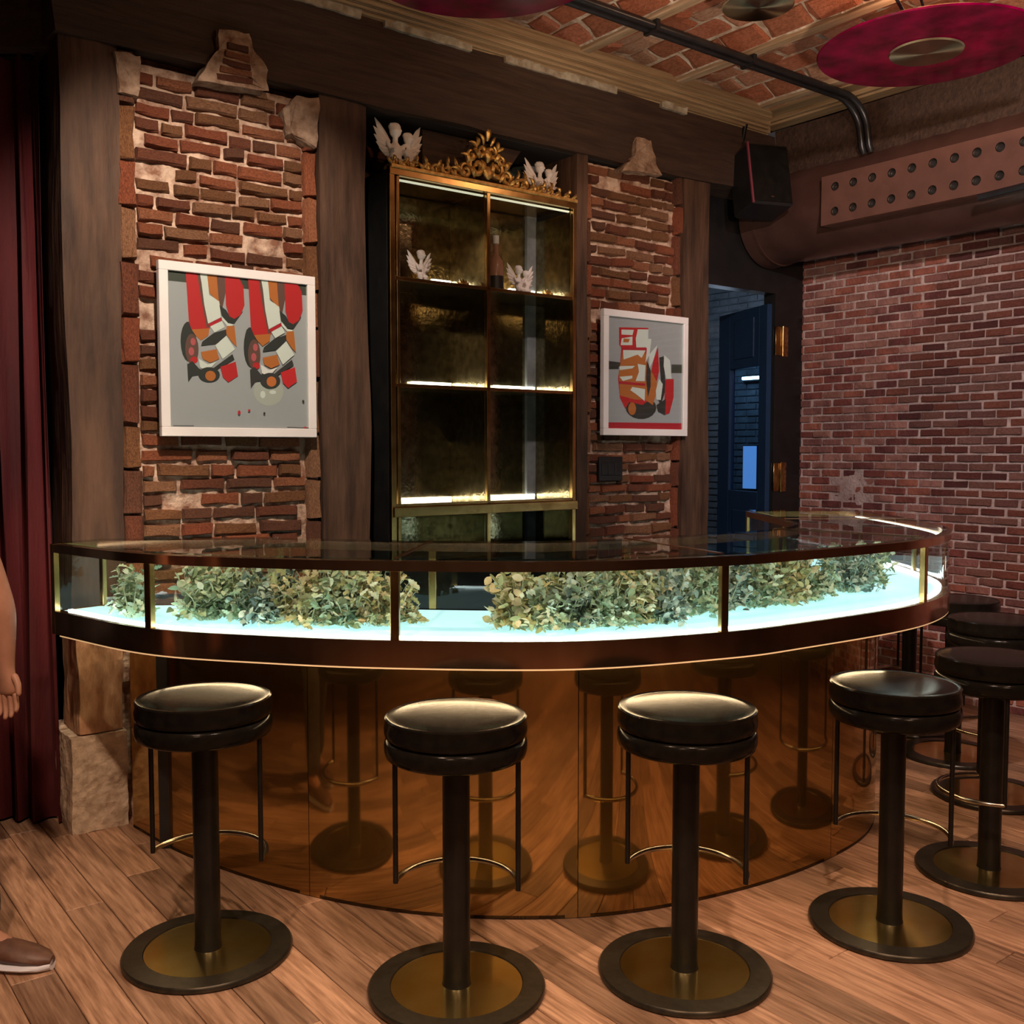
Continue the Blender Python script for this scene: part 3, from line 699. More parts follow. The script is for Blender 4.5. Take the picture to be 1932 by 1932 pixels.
# dried foliage inside the case
def leaf(b, p, d, n, L_, Wd, mi=0, cup=.25, lobes=False):
    d = d.normalized(); sd = d.cross(n)
    if sd.length < 1e-3: sd = d.orthogonal()
    sd.normalize(); n = sd.cross(d).normalized()
    prof = [(0, .06), (.25, .42), (.5, .5), (.78, .34), (1, .02)] if not lobes else [(0, .08), (.2, .5), (.34, .25), (.52, .5), (.66, .22), (.82, .3), (1, .02)]
    vs = []; fs = []
    for t, wv in prof:
        c = p+d*L_*t-n*L_*cup*t*t
        vs += [c-sd*Wd*wv+n*Wd*cup*wv, c, c+sd*Wd*wv+n*Wd*cup*wv]
    for i in range(len(prof)-1): a = i*3; fs += [(a, a+1, a+4, a+3), (a+1, a+2, a+5, a+4)]
    b.add(vs, fs, mi, False)
def bush(name, ctr, rx, ry, h, seed, mt, nstem, Lf, lobes, label, ang=0, lean=0):
    r = random.Random(seed); root = thing(name, label, 'foliage', (ctr.x, ctr.y, ZG-.002), ang, 'dried foliage bushes in the glass case')
    lv = MB(); sm = MB()
    for k in range(nstem):
        a = r.uniform(0, 2*PI); q = math.sqrt(r.random()); e = Vector((rx*q*math.cos(a), ry*q*math.sin(a), h*r.uniform(.25, 1.0)*(1-.1*q)))
        if r.random() < .3: e.z = r.uniform(.01, .05)
        s0 = Vector((e.x*.3, e.y*.3, .004)); mid = s0.lerp(e, .5)+Vector((r.uniform(-.02, .02), r.uniform(-.02, .02), .02))
        pts = [s0, s0.lerp(mid, .6), mid, mid.lerp(e, .5)+Vector((0, 0, .004)), e]; sm.tube(pts, [.0022, .002, .0017, .0014, .001], 4)
        nl = r.randint(7, 11)
        for j in range(nl):
            t = .25+.75*j/(nl-1); i = min(3, int(t*4)); p = pts[i].lerp(pts[i+1], t*4-i)
            dr = Vector((r.gauss(0, 1), r.gauss(0, 1), r.gauss(.2, .7))).normalized()
            LL = Lf*r.uniform(.6, 1.25)
            end = p+dr*LL
            if end.z < .004: dr.z = abs(dr.z)*.3+.05
            if end.z > .19: dr.z = -abs(dr.z)
            if abs(end.y) > ry+.02: dr.y = -dr.y
            leaf(lv, p, dr, Vector((r.gauss(0, 1), r.gauss(0, 1), 1)), LL, LL*r.uniform(.5, .8), 0, r.uniform(-.1, .4), lobes)
    for v in range(len(lv.v)):
        x, y, z = lv.v[v]; lv.v[v] = (x, max(-ry-.03, min(ry+.03, y)), max(.003, min(.196, z)))
    lv.build('leaves', mt, root); sm.build('stems', M['stem'], root)
    return root
BAYN = ['narrow left bay', 'bay left of the centre', 'centre bay', 'bay right of the centre', 'rounded end bay']
def bay_of(i):
    for k in range(5):
        if i < stn[k+1]: return k
    return 4
spec = []
il = [(.0+stn[1]*.70, .30, 'g')]
def rng(a, b_, n): return [a+(b_-a)*(k+.5)/n for k in range(n)]
plan = [(stn[1]*.62, 'g')]+[(x, c) for x, c in zip(rng(stn[1]+1, stn[2]-1, 6), 'ggetgt')]
plan += [(x, c) for x, c in zip(rng(stn[2]+11, stn[3]-1, 7), 'tgeggte')]+[(x, c) for x, c in zip(rng(stn[3]+2, stn[4]-6, 5), 'gegtg')]+[(stn[4]+3, 'e'), (stn[4]+13, 'g')]
NM = {'g': ('leaf_green', 'olive-green'), 'e': ('leaf_grey', 'grey-green'), 't': ('leaf_tan', 'yellowish dried')}
ordn = ['first', 'second', 'third', 'fourth', 'fifth', 'sixth', 'seventh', 'eighth']
cnt = {}
for q, (x, c) in enumerate(plan):
    i = int(x); k = bay_of(i); cnt[k] = cnt.get(k, 0)+1
    L_ = (INN[i]-OUT[i]).length; fdep = min(.26, L_*.5)
    dpt = .10 if q < 1 else random.Random(q).uniform(.20, .27)
    if k >= 3: dpt = .33
    p = offset_pt(i, dpt)
    tg = Vector((NRM[i].y, -NRM[i].x, 0)); ag = math.atan2(tg.y, tg.x)
    rx = (.125 if k < 3 else .12) if q != 1 else .10; ry = min(.13, L_*.5-.06) if k else .07
    if q == 0: rx = .10
    h = .20
    bush('leafy_bush', p, rx, ry, h, 100+q, M[NM[c][0]], 104 if k else 48, .031 if c != 'e' else .026, q % 2 == 0,
         '%s leafy bush, %s in %s of the case' % (NM[c][1], ordn[cnt[k]-1]+' from left', BAYN[k]), ag)

# ================================================================== STOOLS
def make_stool():
    t = thing('bar_stool', '', 'stool', (0, 0, 0), 0, 'black leather bar stools round the counter')
    b = MB(); b.lathe([(.176, .002), (.230, 0), (.238, .004), (.239, .013), (.234, .019), (.180, .021), (.178, .017), (.176, .002)], 64); b.build('base_ring', M['ringmetal'], t)
    b = MB(); b.lathe([(.0005, .0), (.177, .0), (.177, .0175), (.0005, .0178)], 64); b.build('base_disc', M['goldmirror'], t)
    b = MB(); b.lathe([(.001, .017), (.040, .017), (.038, .022), (.0365, .05), (.0365, .645), (.001, .645)], 28); o = b.build('column', M['blackmetal'], t); o.data.set_sharp_from_angle(angle=.7)
    pr = [(.001, .640), (.150, .640), (.176, .641), (.186, .647), (.190, .660), (.1905, .676), (.188, .688), (.182, .694)]
    b = MB(); b.lathe(pr+[(.001, .695)], 56); b.build('lower_cushion', M['leather'], t)
    pr = [(.001, .6945), (.180, .695), (.187, .699), (.1900, .708), (.1905, .722), (.187, .740), (.1885, .744), (.1885, .749), (.184, .7525), (.179, .7500), (.165, .7522), (.12, .7533), (.06, .7538), (.001, .7539)]
    b = MB(); b.lathe(pr, 56); b.build('seat_cushion', M['leather'], t)
    for sgn in (1, -1):
        b = MB(); b.tube([(sgn*.167, 0, .65), (sgn*.167, 0, .283)], .0072, 10); b.build('footrest_rod', M['blackmetal'], t)
    b = MB(); b.tube([(.167*math.cos(a), .167*math.sin(a)*1.02, .29) for a in [PI*k/24 for k in range(25)]], .0078, 10); b.build('footrest_bar', M['chrome'], t)
    return t
ST = [(-.879, 2.879, -10, 'bar stool farthest left, beside the stone post footing'),
      (-.149, 2.677, -8, 'bar stool left of centre with an orange glint on its seat'),
      (.479, 2.764, -25, 'bar stool right of centre in the front row, third from the left'),
      (1.154, 3.047, -32, 'bar stool at the right bend, fourth from the left, base whole in view'),
      (1.643, 3.446, 79, 'bar stool at the right edge of the frame, nearest of those cut off'),
      (2.019, 4.227, 75, 'bar stool behind the right edge one, second of the receding row'),
      (2.099, 4.797, 80, 'bar stool second farthest back by the brick wall, its seat half hidden by the bar'),
      (2.076, 5.293, 88, 'farthest bar stool, mostly hidden behind the lit counter')]
proto = make_stool()
for i, (x, y, a, lb) in enumerate(ST):
    o = proto if i == 0 else copy_tree(proto)
    o.location = (x, y, 0); o.rotation_euler = (0, 0, math.radians(a)); o['label'] = lb

# ================================================================== DISPLAY CABINET  (local: x along the wall, y into the wall)
cab = thing('display_cabinet', 'tall brass-framed glass display cabinet with mirrored back and lit shelves', 'cabinet', W(1.38, .0), TH)
CW, CDp = 1.095, .34
def cp(name, x0, x1, y0, y1, z0, z1, m, c=.002, parent=cab, label=None):
    b = MB(); b.cbox(x0, x1, y0, y1, z0, z1, c); o = b.build(name, m, parent)
    if label: o['label'] = label
    return o
cp('side_panel', 0, .012, .02, CDp, 0, 2.70, M['black'], label='black side panel'); cp('side_panel', CW-.012, CW, .0, CDp, 0, 2.70, M['black'])
cp('side_mirror', .013, .016, .02, CDp-.03, .9, 2.66, M['mirror']); cp('side_mirror', CW-.016, CW-.013, .02, CDp-.03, .9, 2.66, M['mirror'])
cp('back_mirror', .012, CW-.012, CDp-.02, CDp-.01, .9, 2.68, M['mirror'], label='antique bronze mirror back')
cp('back_board', .0, CW, CDp-.01, CDp+.01, 0, 2.70, M['black'])
cp('top_board', 0, CW, .0, CDp, 2.685, 2.705, M['brass'])
cp('frame_post', -.004, .022, -.012, .016, .9, 2.715, M['brass']); cp('frame_post', .034, .050, -.006, .014, .9, 2.69, M['brass']); cp('frame_post', CW-.022, CW, -.012, .014, .9, 2.715, M['brass'])
cp('frame_post', .533, .553, -.008, .014, .9, 2.69, M['brass'])
cp('divider', .538, .546, .02, CDp-.02, .9, 2.68, M['mirror'])
cp('head_rail', -.004, CW, -.014, .012, 2.675, 2.712, M['brass'])
for z in (2.235, 1.757, 1.210):
    cp('shelf', .02, CW-.02, .016, CDp-.021, z-.016, z-.006, M['mirror'])
    cp('shelf_rail', .02, CW-.02, -.008, .010, z-.020, z-.004, M['brass'])
cp('shelf', .02, CW-.02, .0, CDp-.02, .94, .965, M['black']); cp('lower_rail', .0, CW, -.03, .012, 1.148, 1.192, M['brass'])
for z, lit, hh in ((2.235, (.42, .53, .90, 1.07), .062), (1.757, (.30, .53, .80, 1.07), .032), (1.210, (.13, .53, .56, 1.07), .006)):
    for a, c in ((lit[0], lit[1]), (lit[2], lit[3])): cp('shelf_light', a, c, CDp-.045, CDp-.028, z-.006, z+hh, M['ledshelf'], .001)
cp('shelf_light', .06, .53, .016, .028, 2.66, 2.668, M['ledtop'], .001); cp('shelf_light', .56, 1.07, .016, .028, 2.66, 2.668, M['ledtop'], .001)
cp('base_cupboard', .012, CW-.012, -.0, CDp-.02, 0, .93, M['black'])
# gilt crest on top of the cabinet
crest_o = thing('gilded_crest', 'gilded baroque scroll crest standing on top of the display cabinet', 'ornament', W(1.38, .0, 2.712), TH)
def cscroll(b, cx, cz, r, turns, a0, sgn, w0, y=-.0):
    pts = []; rr = []; n = int(18*turns)
    for k in range(n+1):
        t = k/n; a = a0+sgn*2*PI*turns*t; q = r*(1-.82*t)
        pts.append((cx+q*math.cos(a), y-.008*t, cz+q*math.sin(a))); rr.append(w0*(.75+.6*math.sin(PI*min(1, t*1.1))) if t < .9 else w0*1.1)
    b.tube(pts, rr, 7)
def acleaf(b, x, z, L_, a, w0, y=0, curl=.5):
    pts = []; rr = []
    for k in range(8):
        t = k/7; aa = a+curl*t*t*2; pts.append((x, y-.01*math.sin(PI*t), z)); rr.append(max(.0015, w0*math.sin(PI*(.12+.85*t)))); x += L_/7*math.cos(aa); z += L_/7*math.sin(aa)
    b.tube(pts, rr, 6)
b = MB(); b.cbox(.0, CW, -.022, .05, -.008, .010, .003); b.build('moulding', M['gilt'], crest_o)
CX = CW*.485
b = MB()
for sg in (1, -1):
    for (dx, z, r, tr, a0, w0) in ((.055, .075, .048, 1.3, 90, .011), (.12, .045, .036, 1.3, 120, .009), (.03, .155, .034, 1.2, 60, .009), (.085, .12, .026, 1.1, 100, .008)):
        a = math.radians(a0 if sg > 0 else 180-a0); cscroll(b, CX+sg*dx, z, r, tr, a, -sg, w0)
    for (dx, z, L_, a0, w0) in ((.02, .18, .06, 70, .009), (.06, .16, .05, 40, .009), (.10, .10, .055, 35, .010), (.015, .03, .05, 80, .010), (.15, .03, .06, 30, .010), (.0, .20, .07, 90, .014), (.045, .115, .05, 60, .013), (.075, .02, .06, 70, .014), (.11, .08, .05, 80, .013), (.03, .05, .06, 100, .014), (.13, .012, .05, 50, .014), (.06, .17, .04, 100, .011), (.0, .10, .06, 80, .013)):
        a = math.radians(a0 if sg > 0 else 180-a0); acleaf(b, CX+sg*dx, z, L_, a, w0, -.01, -sg*.5)
b.build('centre_cartouche', M['gilt'], crest_o)
b = MB(); b.sphere((CX, -.018, .05), (.026, .014, .032)); b.sphere((CX, -.012, .14), (.018, .012, .03)); b.build('boss', M['gilt'], crest_o)
for sg in (1, -1):
    b = MB(); n = 7
    for k in range(n):
        x = CX+sg*(.17+.056*k); z = .032-.002*k+.004*math.sin(k*2.1); r = .030-.003*k
        a = math.radians(100 if sg > 0 else 80); cscroll(b, x, z, r, 1.15, a+k*.9, -sg if k % 2 else sg, .0105-.0006*k)
        acleaf(b, x, z+.008, .060-.006*k, math.radians(60+25*(k % 3) if sg > 0 else 120-25*(k % 3)), .0085, -.008, .5*sg)
        acleaf(b, x+sg*.02, .008, .042, math.radians(30 if sg > 0 else 150), .008, -.014, .6*sg)
    b.build('side_scroll', M['gilt'], crest_o)
# cherub figurines
def cherub(h, name, label, loc, rz, twin=False, crouch=True, m='cherub', wings=True):
    root = thing(name, label, 'figurine', loc, rz, None)
    b = MB(); k = h
    def body(ox, oz, sc_, lean):
        q = lambda x, y, z: (ox+x*k*sc_+lean*z*k, y*k*sc_, oz+z*k*sc_)
        S = lambda p, r, rot=None: b.sphere(q(*p), tuple(v*k*sc_ for v in r), 0, 12, 8, rot)
        S((0, 0, .42), (.13, .11, .17)); S((0, 0, .28), (.14, .12, .12)); S((0, -.01, .80), (.125, .125, .14)); S((0, .0, .62), (.06, .06, .08)); S((0, .02, .88), (.13, .125, .09))
        for sg in (1, -1):
            R = Matrix.Rotation(sg*.6, 3, 'Y'); S((sg*.15, -.03, .48), (.05, .05, .13), R); S((sg*.13, -.12, .38), (.04, .11, .045)); S((sg*.08, -.08, .17), (.075, .13, .075)); S((sg*.09, -.12, .06), (.05, .055, .10)); S((sg*.09, -.16, .02), (.04, .07, .03))
            S((sg*.06, -.11, .79), (.035, .03, .03))
        S((0, -.13, .78), (.02, .025, .025))
        for a in range(9): aa = a*2*PI/9; S((.09*math.cos(aa), .03+.07*math.sin(aa), .90+.02*math.sin(a*3)), (.045, .045, .04))
    if twin: body(-.15*k, 0, 1.05, .0); body(.17*k, 0, .90, .0)
    elif crouch: body(0, 0, 1.15, 0)
    else: body(0, 0, 1, 0)
    o = b.build('body', M[m], root)
    rm = o.modifiers.new('r', 'REMESH'); rm.mode = 'VOXEL'; rm.voxel_size = h*.022; rm.use_smooth_shade = True
    s_ = o.modifiers.new('s', 'SMOOTH'); s_.iterations = 2; mod_apply(o)
    if wings:
        for sg in (1, -1):
            b = MB(); ox = (.22 if twin else .12)*sg*k
            for f_ in range(6):
                a = math.radians(46-f_*17); L_ = k*(.46-.05*f_); p = Vector((ox+sg*.02*k, .06*k, (.62-.045*f_)*k)); d = Vector((sg*math.cos(a), .15, math.sin(a)))
                nn = Vector((0, -1, 0)); sd = d.cross(nn).normalized(); wd = k*.07
                pr = [(0, .5), (.35, 1), (.75, .85), (1, .08)]; vs = []
                for t, w_ in pr:
                    c = p+d*L_*t+Vector((0, 0, .13*k*t*t))
                    vs += [c-sd*wd*w_+Vector((0, .012*k, 0)), c+Vector((0, -.035*k*w_, 0)), c+sd*wd*w_+Vector((0, .012*k, 0)), c+Vector((0, .035*k*w_, 0))]
                fs = []
                for i in range(3):
                    for q in range(4): fs.append((i*4+q, i*4+(q+1) % 4, i*4+4+(q+1) % 4, i*4+4+q))
                fs += [(0, 1, 2, 3), (12, 15, 14, 13)]; b.add(vs, fs, 0, True)
            b.build('wing', M[m], root)
    return root
cherub(.215, 'cherub_figurine', 'large white winged cherub pair on the left end of the cabinet top', W(1.475, -.05, 2.706), TH, True)
cherub(.185, 'cherub_figurine', 'white winged cherub pair on the right end of the cabinet top', W(2.31, -.05, 2.706), TH, True)
cherub(.14, 'cherub_figurine', 'white kneeling angel alone in the upper left compartment', W(1.61, -.10, 2.231), TH, False)
cherub(.145, 'cherub_figurine', 'white cherub pair in the upper right compartment beside the bottle', W(2.21, -.10, 2.231), TH, True)
bt = thing('liqueur_bottle', 'tall pink-topped glass bottle behind the middle post of the upper shelf', 'bottle', W(2.075, -.14, 2.231), TH)
b = MB(); b.lathe([(.001, 0), (.036, 0), (.038, .01), (.038, .13), (.034, .16), (.016, .19), (.013, .21), (.013, .245), (.001, .245)], 24); b.build('bottle_body', flat('bottlebody', (.40, .20, .13), .2), bt)
b = MB(); b.lathe([(.0385, .02), (.0392, .02), (.0392, .085), (.0385, .085)], 24); b.build('bottle_label', flat('bottlelabel', (.02, .015, .015), .5), bt)
b = MB(); b.lathe([(.001, .245), (.015, .245), (.016, .285), (.001, .288)], 16); b.build('cap', M['white'], bt)
random.seed(3)
for x, lb in ((2.39, 'small gilt shell ornament in the right corner of the upper shelf'), (1.86, 'small gilt shell ornament left of the middle post on the upper shelf')):
    g = thing('shell_ornament', lb, 'ornament', W(x, -.12, 2.231), TH)
    b = MB()
    for k in range(7): acleaf(b, 0, .004, .045, math.radians(15+25*k), .009, 0, .1)
    b.build('shell', M['gilt'], g); b = MB(); b.cbox(-.03, .03, -.015, .015, 0, .01, .002); b.build('foot', M['gilt'], g)

# ================================================================== PICTURES
C_ = {k: flat('print_'+k, v, .45) for k, v in dict(grey=(.43, .38, .42), dk=(.045, .04, .04), red=(.58, .025, .03), org=(.55, .15, .04), wh=(.76, .70, .69), pale=(.50, .45, .43), brn=(.16, .07, .06), bar=(.07, .065, .055), pink=(.55, .10, .12), cr=(.52, .02, .035)).items()}
CL = list(C_.keys())
def picture(label, s0, s1, z0, z1, polys, corners, blobs=False):
    wd = s1-s0; ht = z1-z0
    root = thing('framed_picture', label, 'picture', W(s0, .045, z0), TH, None)
    f = .036
    for (x0, x1, a, b_) in ((0, wd, ht-f, ht), (0, wd, 0, f), (0, f, f, ht-f), (wd-f, wd, f, ht-f)):
        m = MB(); m.cbox(x0, x1, -.016, .014, a, b_, .002); m.build('frame_bar', M['white'], root)
    m = MB(); m.box(.01, wd-.01, -.002, .010, .01, ht-.01, 0); art = m.build('print', C_['grey'], root)
    (xl, yl), (xr, yr), yb = corners
    m = MB(); lay = 0
    for cname, pts in polys:
        lay += 1; vs = []
        for (x, y) in pts:
            u_ = (x-xl)/(xr-xl); yt = yl+(yr-yl)*u_; v_ = (y-yt)/(yb-yt)
            vs.append((min(max(u_*wd, f), wd-f), -.0024-.00012*lay, min(max((1-v_)*ht, f), ht-f)))
        bm = bmesh.new(); fc = bm.faces.new([bm.verts.new(v) for v in vs]); fc.normal_update()
        if fc.normal.y > 0: fc.normal_flip()
        bmesh.ops.triangulate(bm, faces=bm.faces[:]); m.frombm(bm, CL.index(cname))
    m.build('artwork', [C_[k] for k in CL], art)
    g = MB(); g.box(f, wd-f, -.0100, -.0085, f, ht-f, 0); g.build('glazing', M['glass'], root, fix=True)
    return root
def circ(cx, cy, rx, ry, n=18): return [(cx+rx*math.cos(2*PI*k/n), cy+ry*math.sin(2*PI*k/n)) for k in range(n)]
FIG = [('dk', circ(535, 900, 62, 165)), ('brn', circ(560, 960, 52, 125)), ('pink', circ(570, 900, 20, 30)), ('pink', circ(555, 980, 22, 34)), ('red', circ(575, 1050, 30, 28)),
 ('red', [(522, 325), (620, 330), (630, 430), (668, 640), (705, 790), (640, 830), (560, 800), (540, 740), (530, 500)]), ('brn', [(610, 330), (632, 332), (650, 480), (700, 780), (680, 790), (640, 560)]),
 ('org', [(560, 800), (700, 790), (690, 850), (630, 890), (590, 850)]),
 ('wh', [(632, 335), (690, 340), (702, 520), (782, 560), (792, 700), (690, 752), (662, 600), (645, 430)]), ('org', [(688, 342), (765, 350), (778, 570), (735, 535), (703, 500)]),
 ('brn', [(765, 350), (832, 355), (838, 480), (800, 650), (778, 560)]), ('dk', [(782, 600), (835, 640), (870, 700), (975, 650), (900, 752), (850, 742), (800, 690)]),
 ('red', [(830, 360), (945, 370), (980, 450), (986, 600), (952, 680), (900, 712), (860, 690), (835, 600)]),
 ('wh', [(800, 690), (850, 750), (900, 760), (850, 780), (800, 720)]), ('wh', [(705, 775), (800, 728), (822, 780), (738, 825)]), ('cr', [(690, 755), (795, 700), (800, 725), (700, 778)]),
 ('org', [(838, 770), (900, 768), (916, 940), (880, 905), (828, 830)]), ('dk', [(640, 900), (730, 830), (832, 798), (835, 850), (745, 920), (630, 935)]),
 ('wh', [(742, 930), (832, 850), (902, 960), (800, 1042)]), ('org', [(628, 985), (752, 960), (772, 1040), (700, 1072), (642, 1042)]),
 ('wh', [(610, 1040), (680, 1085), (752, 1065), (680, 1138), (620, 1112)]), ('dk', [(752, 1095), (880, 1000), (895, 1045), (700, 1160), (560, 1180), (530, 1080), (560, 1060), (610, 1120), (680, 1150)]),
 ('red', [(780, 1105), (905, 1062), (922, 1180), (842, 1232), (800, 1190)]), ('dk', [(520, 1080), (572, 1090), (560, 1180), (525, 1230)]), ('dk', circ(690, 1170, 85, 62)), ('org', circ(700, 1180, 42, 42))]
P1 = [('bar', [(360, 300), (1530, 440), (1530, 522), (360, 400)]), ('pale', circ(1180, 1300, 128, 125)), ('wh', circ(1130, 1330, 22, 30)), ('wh', circ(1215, 1310, 30, 16))]
P1 += FIG+[(c, [(x+(495 if y < 760 else 500), y+44) for x, y in p]) for c, p in FIG]
P1 += [('cr', circ(925, 1480, 12, 18, 8)), ('cr', circ(1008, 1462, 11, 9, 8)), ('dk', circ(1475, 1385, 10, 12, 8)), ('dk', circ(1135, 1485, 9, 10, 8)), ('dk', [(400, 1590), (560, 1590), (560, 1596), (400, 1596)]), ('dk', [(1330, 1596), (1520, 1600), (1520, 1606), (1330, 1602)]), ('cr', circ(1490, 1600, 12, 8, 8))]
picture('white-framed print of two matching red and orange shapes, left of cabinet', .328, .983, 1.505, 2.176, P1, ((310, 235), (1590, 375), 1681))
P2 = [('dk', [(220, 572), (300, 580), (300, 632), (220, 636)]), ('bar', [(705, 590), (790, 590), (790, 655), (705, 655)]), ('dk', [(300, 580), (350, 590), (330, 620), (300, 615)]), ('cr', [(218, 1035), (792, 1035), (792, 1086), (218, 1086)]),
 ('dk', circ(470, 920, 118, 88)), ('red', [(300, 318), (520, 318), (520, 540), (505, 600), (520, 760), (560, 840), (480, 900), (380, 880), (350, 930), (310, 850), (295, 700), (310, 600), (318, 470), (302, 450)]),
 ('org', [(330, 500), (500, 510), (530, 640), (590, 640), (590, 800), (560, 900), (500, 860), (420, 860), (310, 830), (300, 650)]),
 ('wh', [(318, 335), (410, 335), (400, 375), (318, 372)]), ('wh', [(440, 330), (520, 330), (520, 470), (430, 470), (425, 400)]), ('wh', [(320, 400), (400, 385), (400, 450), (312, 452)]), ('org', [(335, 400), (380, 405), (370, 430), (330, 430)]),
 ('wh', [(330, 488), (500, 488), (470, 545), (440, 520), (335, 560)]), ('wh', [(520, 400), (545, 400), (530, 520), (500, 580), (510, 470)]), ('cr', [(315, 470), (505, 465), (505, 485), (320, 485)]),
 ('wh', [(305, 610), (420, 605), (400, 625), (305, 640)]), ('wh', [(440, 590), (500, 600), (495, 720), (425, 720), (450, 650)]), ('wh', [(305, 690), (400, 680), (400, 700), (330, 722)]), ('cr', [(298, 722), (500, 738), (498, 755), (298, 742)]),
 ('wh', [(400, 765), (498, 780), (495, 870), (430, 820), (385, 790)]), ('org', circ(400, 930, 30, 48)), ('dk', [(510, 560), (540, 640), (540, 760), (520, 840), (505, 700)]),
 ('wh', [(590, 445), (560, 560), (530, 620), (525, 520)]), ('red', [(595, 460), (605, 640), (590, 720), (545, 640), (560, 560)]), ('dk', [(605, 540), (640, 530), (660, 780), (620, 900), (600, 860), (625, 760)]),
 ('wh', [(605, 700), (635, 740), (620, 860), (585, 860), (580, 790)]), ('wh', [(645, 520), (690, 560), (705, 700), (660, 700), (640, 600)]), ('red', [(655, 705), (722, 700), (722, 840), (690, 960), (655, 972), (650, 860)]),
 ('dk', [(585, 900), (660, 850), (655, 975), (600, 950)])]
picture('white-framed print of stacked red shapes above a red stripe, right of cabinet', 2.622, 3.256, 1.53, 2.184, P2, ((180, 180), (828, 238), 1133))
sw = thing('light_switch', 'square black switch plate on the brick below the right picture', 'switch', W(2.635, .012, 1.288), TH)
b = MB(); b.cbox(0, .168, -.006, .012, 0, .130, .004); b.build('plate', M['black'], sw)
for k in range(3):
    b = MB(); b.cbox(.014+.048*k, .056+.048*k, -.011, -.004, .03, .10, .003); b.build('rocker', M['black'], sw)

# ================================================================== CURTAIN
cu = MB(); vs = []; fs = []; n = 150
for th in (0, 1):
    for i in range(n+1):
        x = -3.0+1.24*i/n; ph = i*.62
        for j in range(13):
            z = .01+2.93*j/12; am = .035*(1-.3*j/12)
            vs.append((x+.012*math.sin(ph*.5+j*.3), 3.93+am*math.sin(ph)+.01*math.sin(ph*2.3+j*.4)+th*.006, z))
for th in (0, 1):
    o = th*(n+1)*13
    for i in range(n):
        for j in range(12): a = o+i*13+j; fs.append((a, a+13, a+14, a+1))
for i in range(n): a = i*13; c_ = (n+1)*13+a; fs += [(a, a+13, c_+13, c_), (a+12, a+25, c_+25, c_+12)]
for i in (0, n):
    for j in range(12): a = i*13+j; c_ = (n+1)*13+a; fs.append((a, a+1, c_+1, c_))
cu.add(vs, fs, 0, True)
ct = thing('curtain', 'dark red velvet curtain hanging left of the oak post', 'curtain', (-2.4, 3.93, 0))
cu.build('drape', M['curtain'], ct, (2.4, -3.93, 0))
b = MB(); b.tube([(-.68, 0, 2.925), (.6, 0, 2.925)], .012, 10); b.build('curtain_rod', M['blackmetal'], ct)

# ================================================================== DUCT, GRILLE, SPEAKER, CONDUIT
dct = thing('air_duct', 'large round brown ventilation duct above the right brick wall', 'duct', W(4.20, 0, 2.87), TH)
# local x = U, local y = -N ; the duct runs along -y
prof = []; R0 = .272
y = .15; b = MB(); pts = []; vs = []; fs = []; ny = 0; n = 48
yy = [.15-.0*k for k in range(1)]
ys = []; t = .15; 
while t > -4.6: ys.append(t); t -= .06
for k, t in enumerate(ys):
    rr = R0+(.004 if k % 2 == 0 else 0)+(.012 if k < 2 else 0)
    for i in range(n): a = 2*PI*i/n; vs.append((rr*math.cos(a), t, rr*math.sin(a)))
for k in range(len(ys)-1):
    for i in range(n): j = (i+1) % n; fs.append((k*n+i, k*n+j, (k+1)*n+j, (k+1)*n+i))
fs.append(tuple(range(n))); b.add(vs, fs, 0, True); o = b.build('duct_body', M['duct'], dct)
for t in (.14, .06, -1.9, -3.6):
    b = MB(); b.lathe([(R0+.002, -.012), (R0+.012, -.010), (R0+.012, .010), (R0+.002, .012)], 48); o = b.build('duct_collar', M['duct'], dct); o.location = (0, t, 0); o.rotation_euler = (PI/2, 0, 0)
# perforated supply plate on the room side
gr = MB(); gx = -.315
g0, g1, gz0, gz1 = -.46, -2.35, -.172, .096
px_ = .115; cols_ = int((g0-g1-.06)/px_)
def plate_hole(m, yc, zc, hw, hz, r, x0, x1):
    N_ = 20; sq = []; ci = []
    for k in range(N_):
        a = 2*PI*(k+.5)/N_; c, s_ = math.cos(a), math.sin(a); q = min(hw/abs(c) if abs(c) > 1e-6 else 9, hz/abs(s_) if abs(s_) > 1e-6 else 9)
        sq.append((yc+c*q, zc+s_*q)); ci.append((yc+c*r, zc+s_*r))
    corners = [(yc+hw, zc+hz), (yc-hw, zc+hz), (yc-hw, zc-hz), (yc+hw, zc-hz)]
    vs = [(x0, a, c) for a, c in sq]+[(x0, a, c) for a, c in ci]+[(x1, a, c) for a, c in ci]+[(x0, a, c) for a, c in corners]
    fs = []
    for k in range(N_):
        j = (k+1) % N_; fs.append((k, j, N_+j, N_+k)); fs.append((N_+k, N_+j, 2*N_+j, 2*N_+k))
    for ci_, k in ((0, None), (1, None), (2, None), (3, None)):
        cy, cz = corners[ci_]; best = sorted(range(N_), key=lambda q: (sq[q][0]-cy)**2+(sq[q][1]-cz)**2)[:2]; fs.append((best[0], best[1], 3*N_+ci_))
    m.add(vs, fs)
gm = MB(); hz = (gz1-gz0)/4; y0 = g0-.03
gm.box(gx, gx+.02, g0-.03, g0, gz0, gz1)
for c in range(cols_):
    yc = y0-px_*(c+.5)
    for r_ in range(2): plate_hole(gm, yc, gz0+hz*(1+2*r_), px_/2, hz, .024, gx, gx+.02)
ge = y0-px_*cols_
gm.box(gx, gx+.02, ge-.03, ge, gz0, gz1)
gm.box(gx+.0201, gx+.16, ge-.03, g0, gz1-.004, gz1); gm.box(gx+.0201, gx+.16, ge-.03, g0, gz0, gz0+.004); gm.box(gx+.0201, gx+.16, g0-.004, g0, gz0, gz1); gm.box(gx+.0201, gx+.16, ge-.03, ge-.026, gz0, gz1)
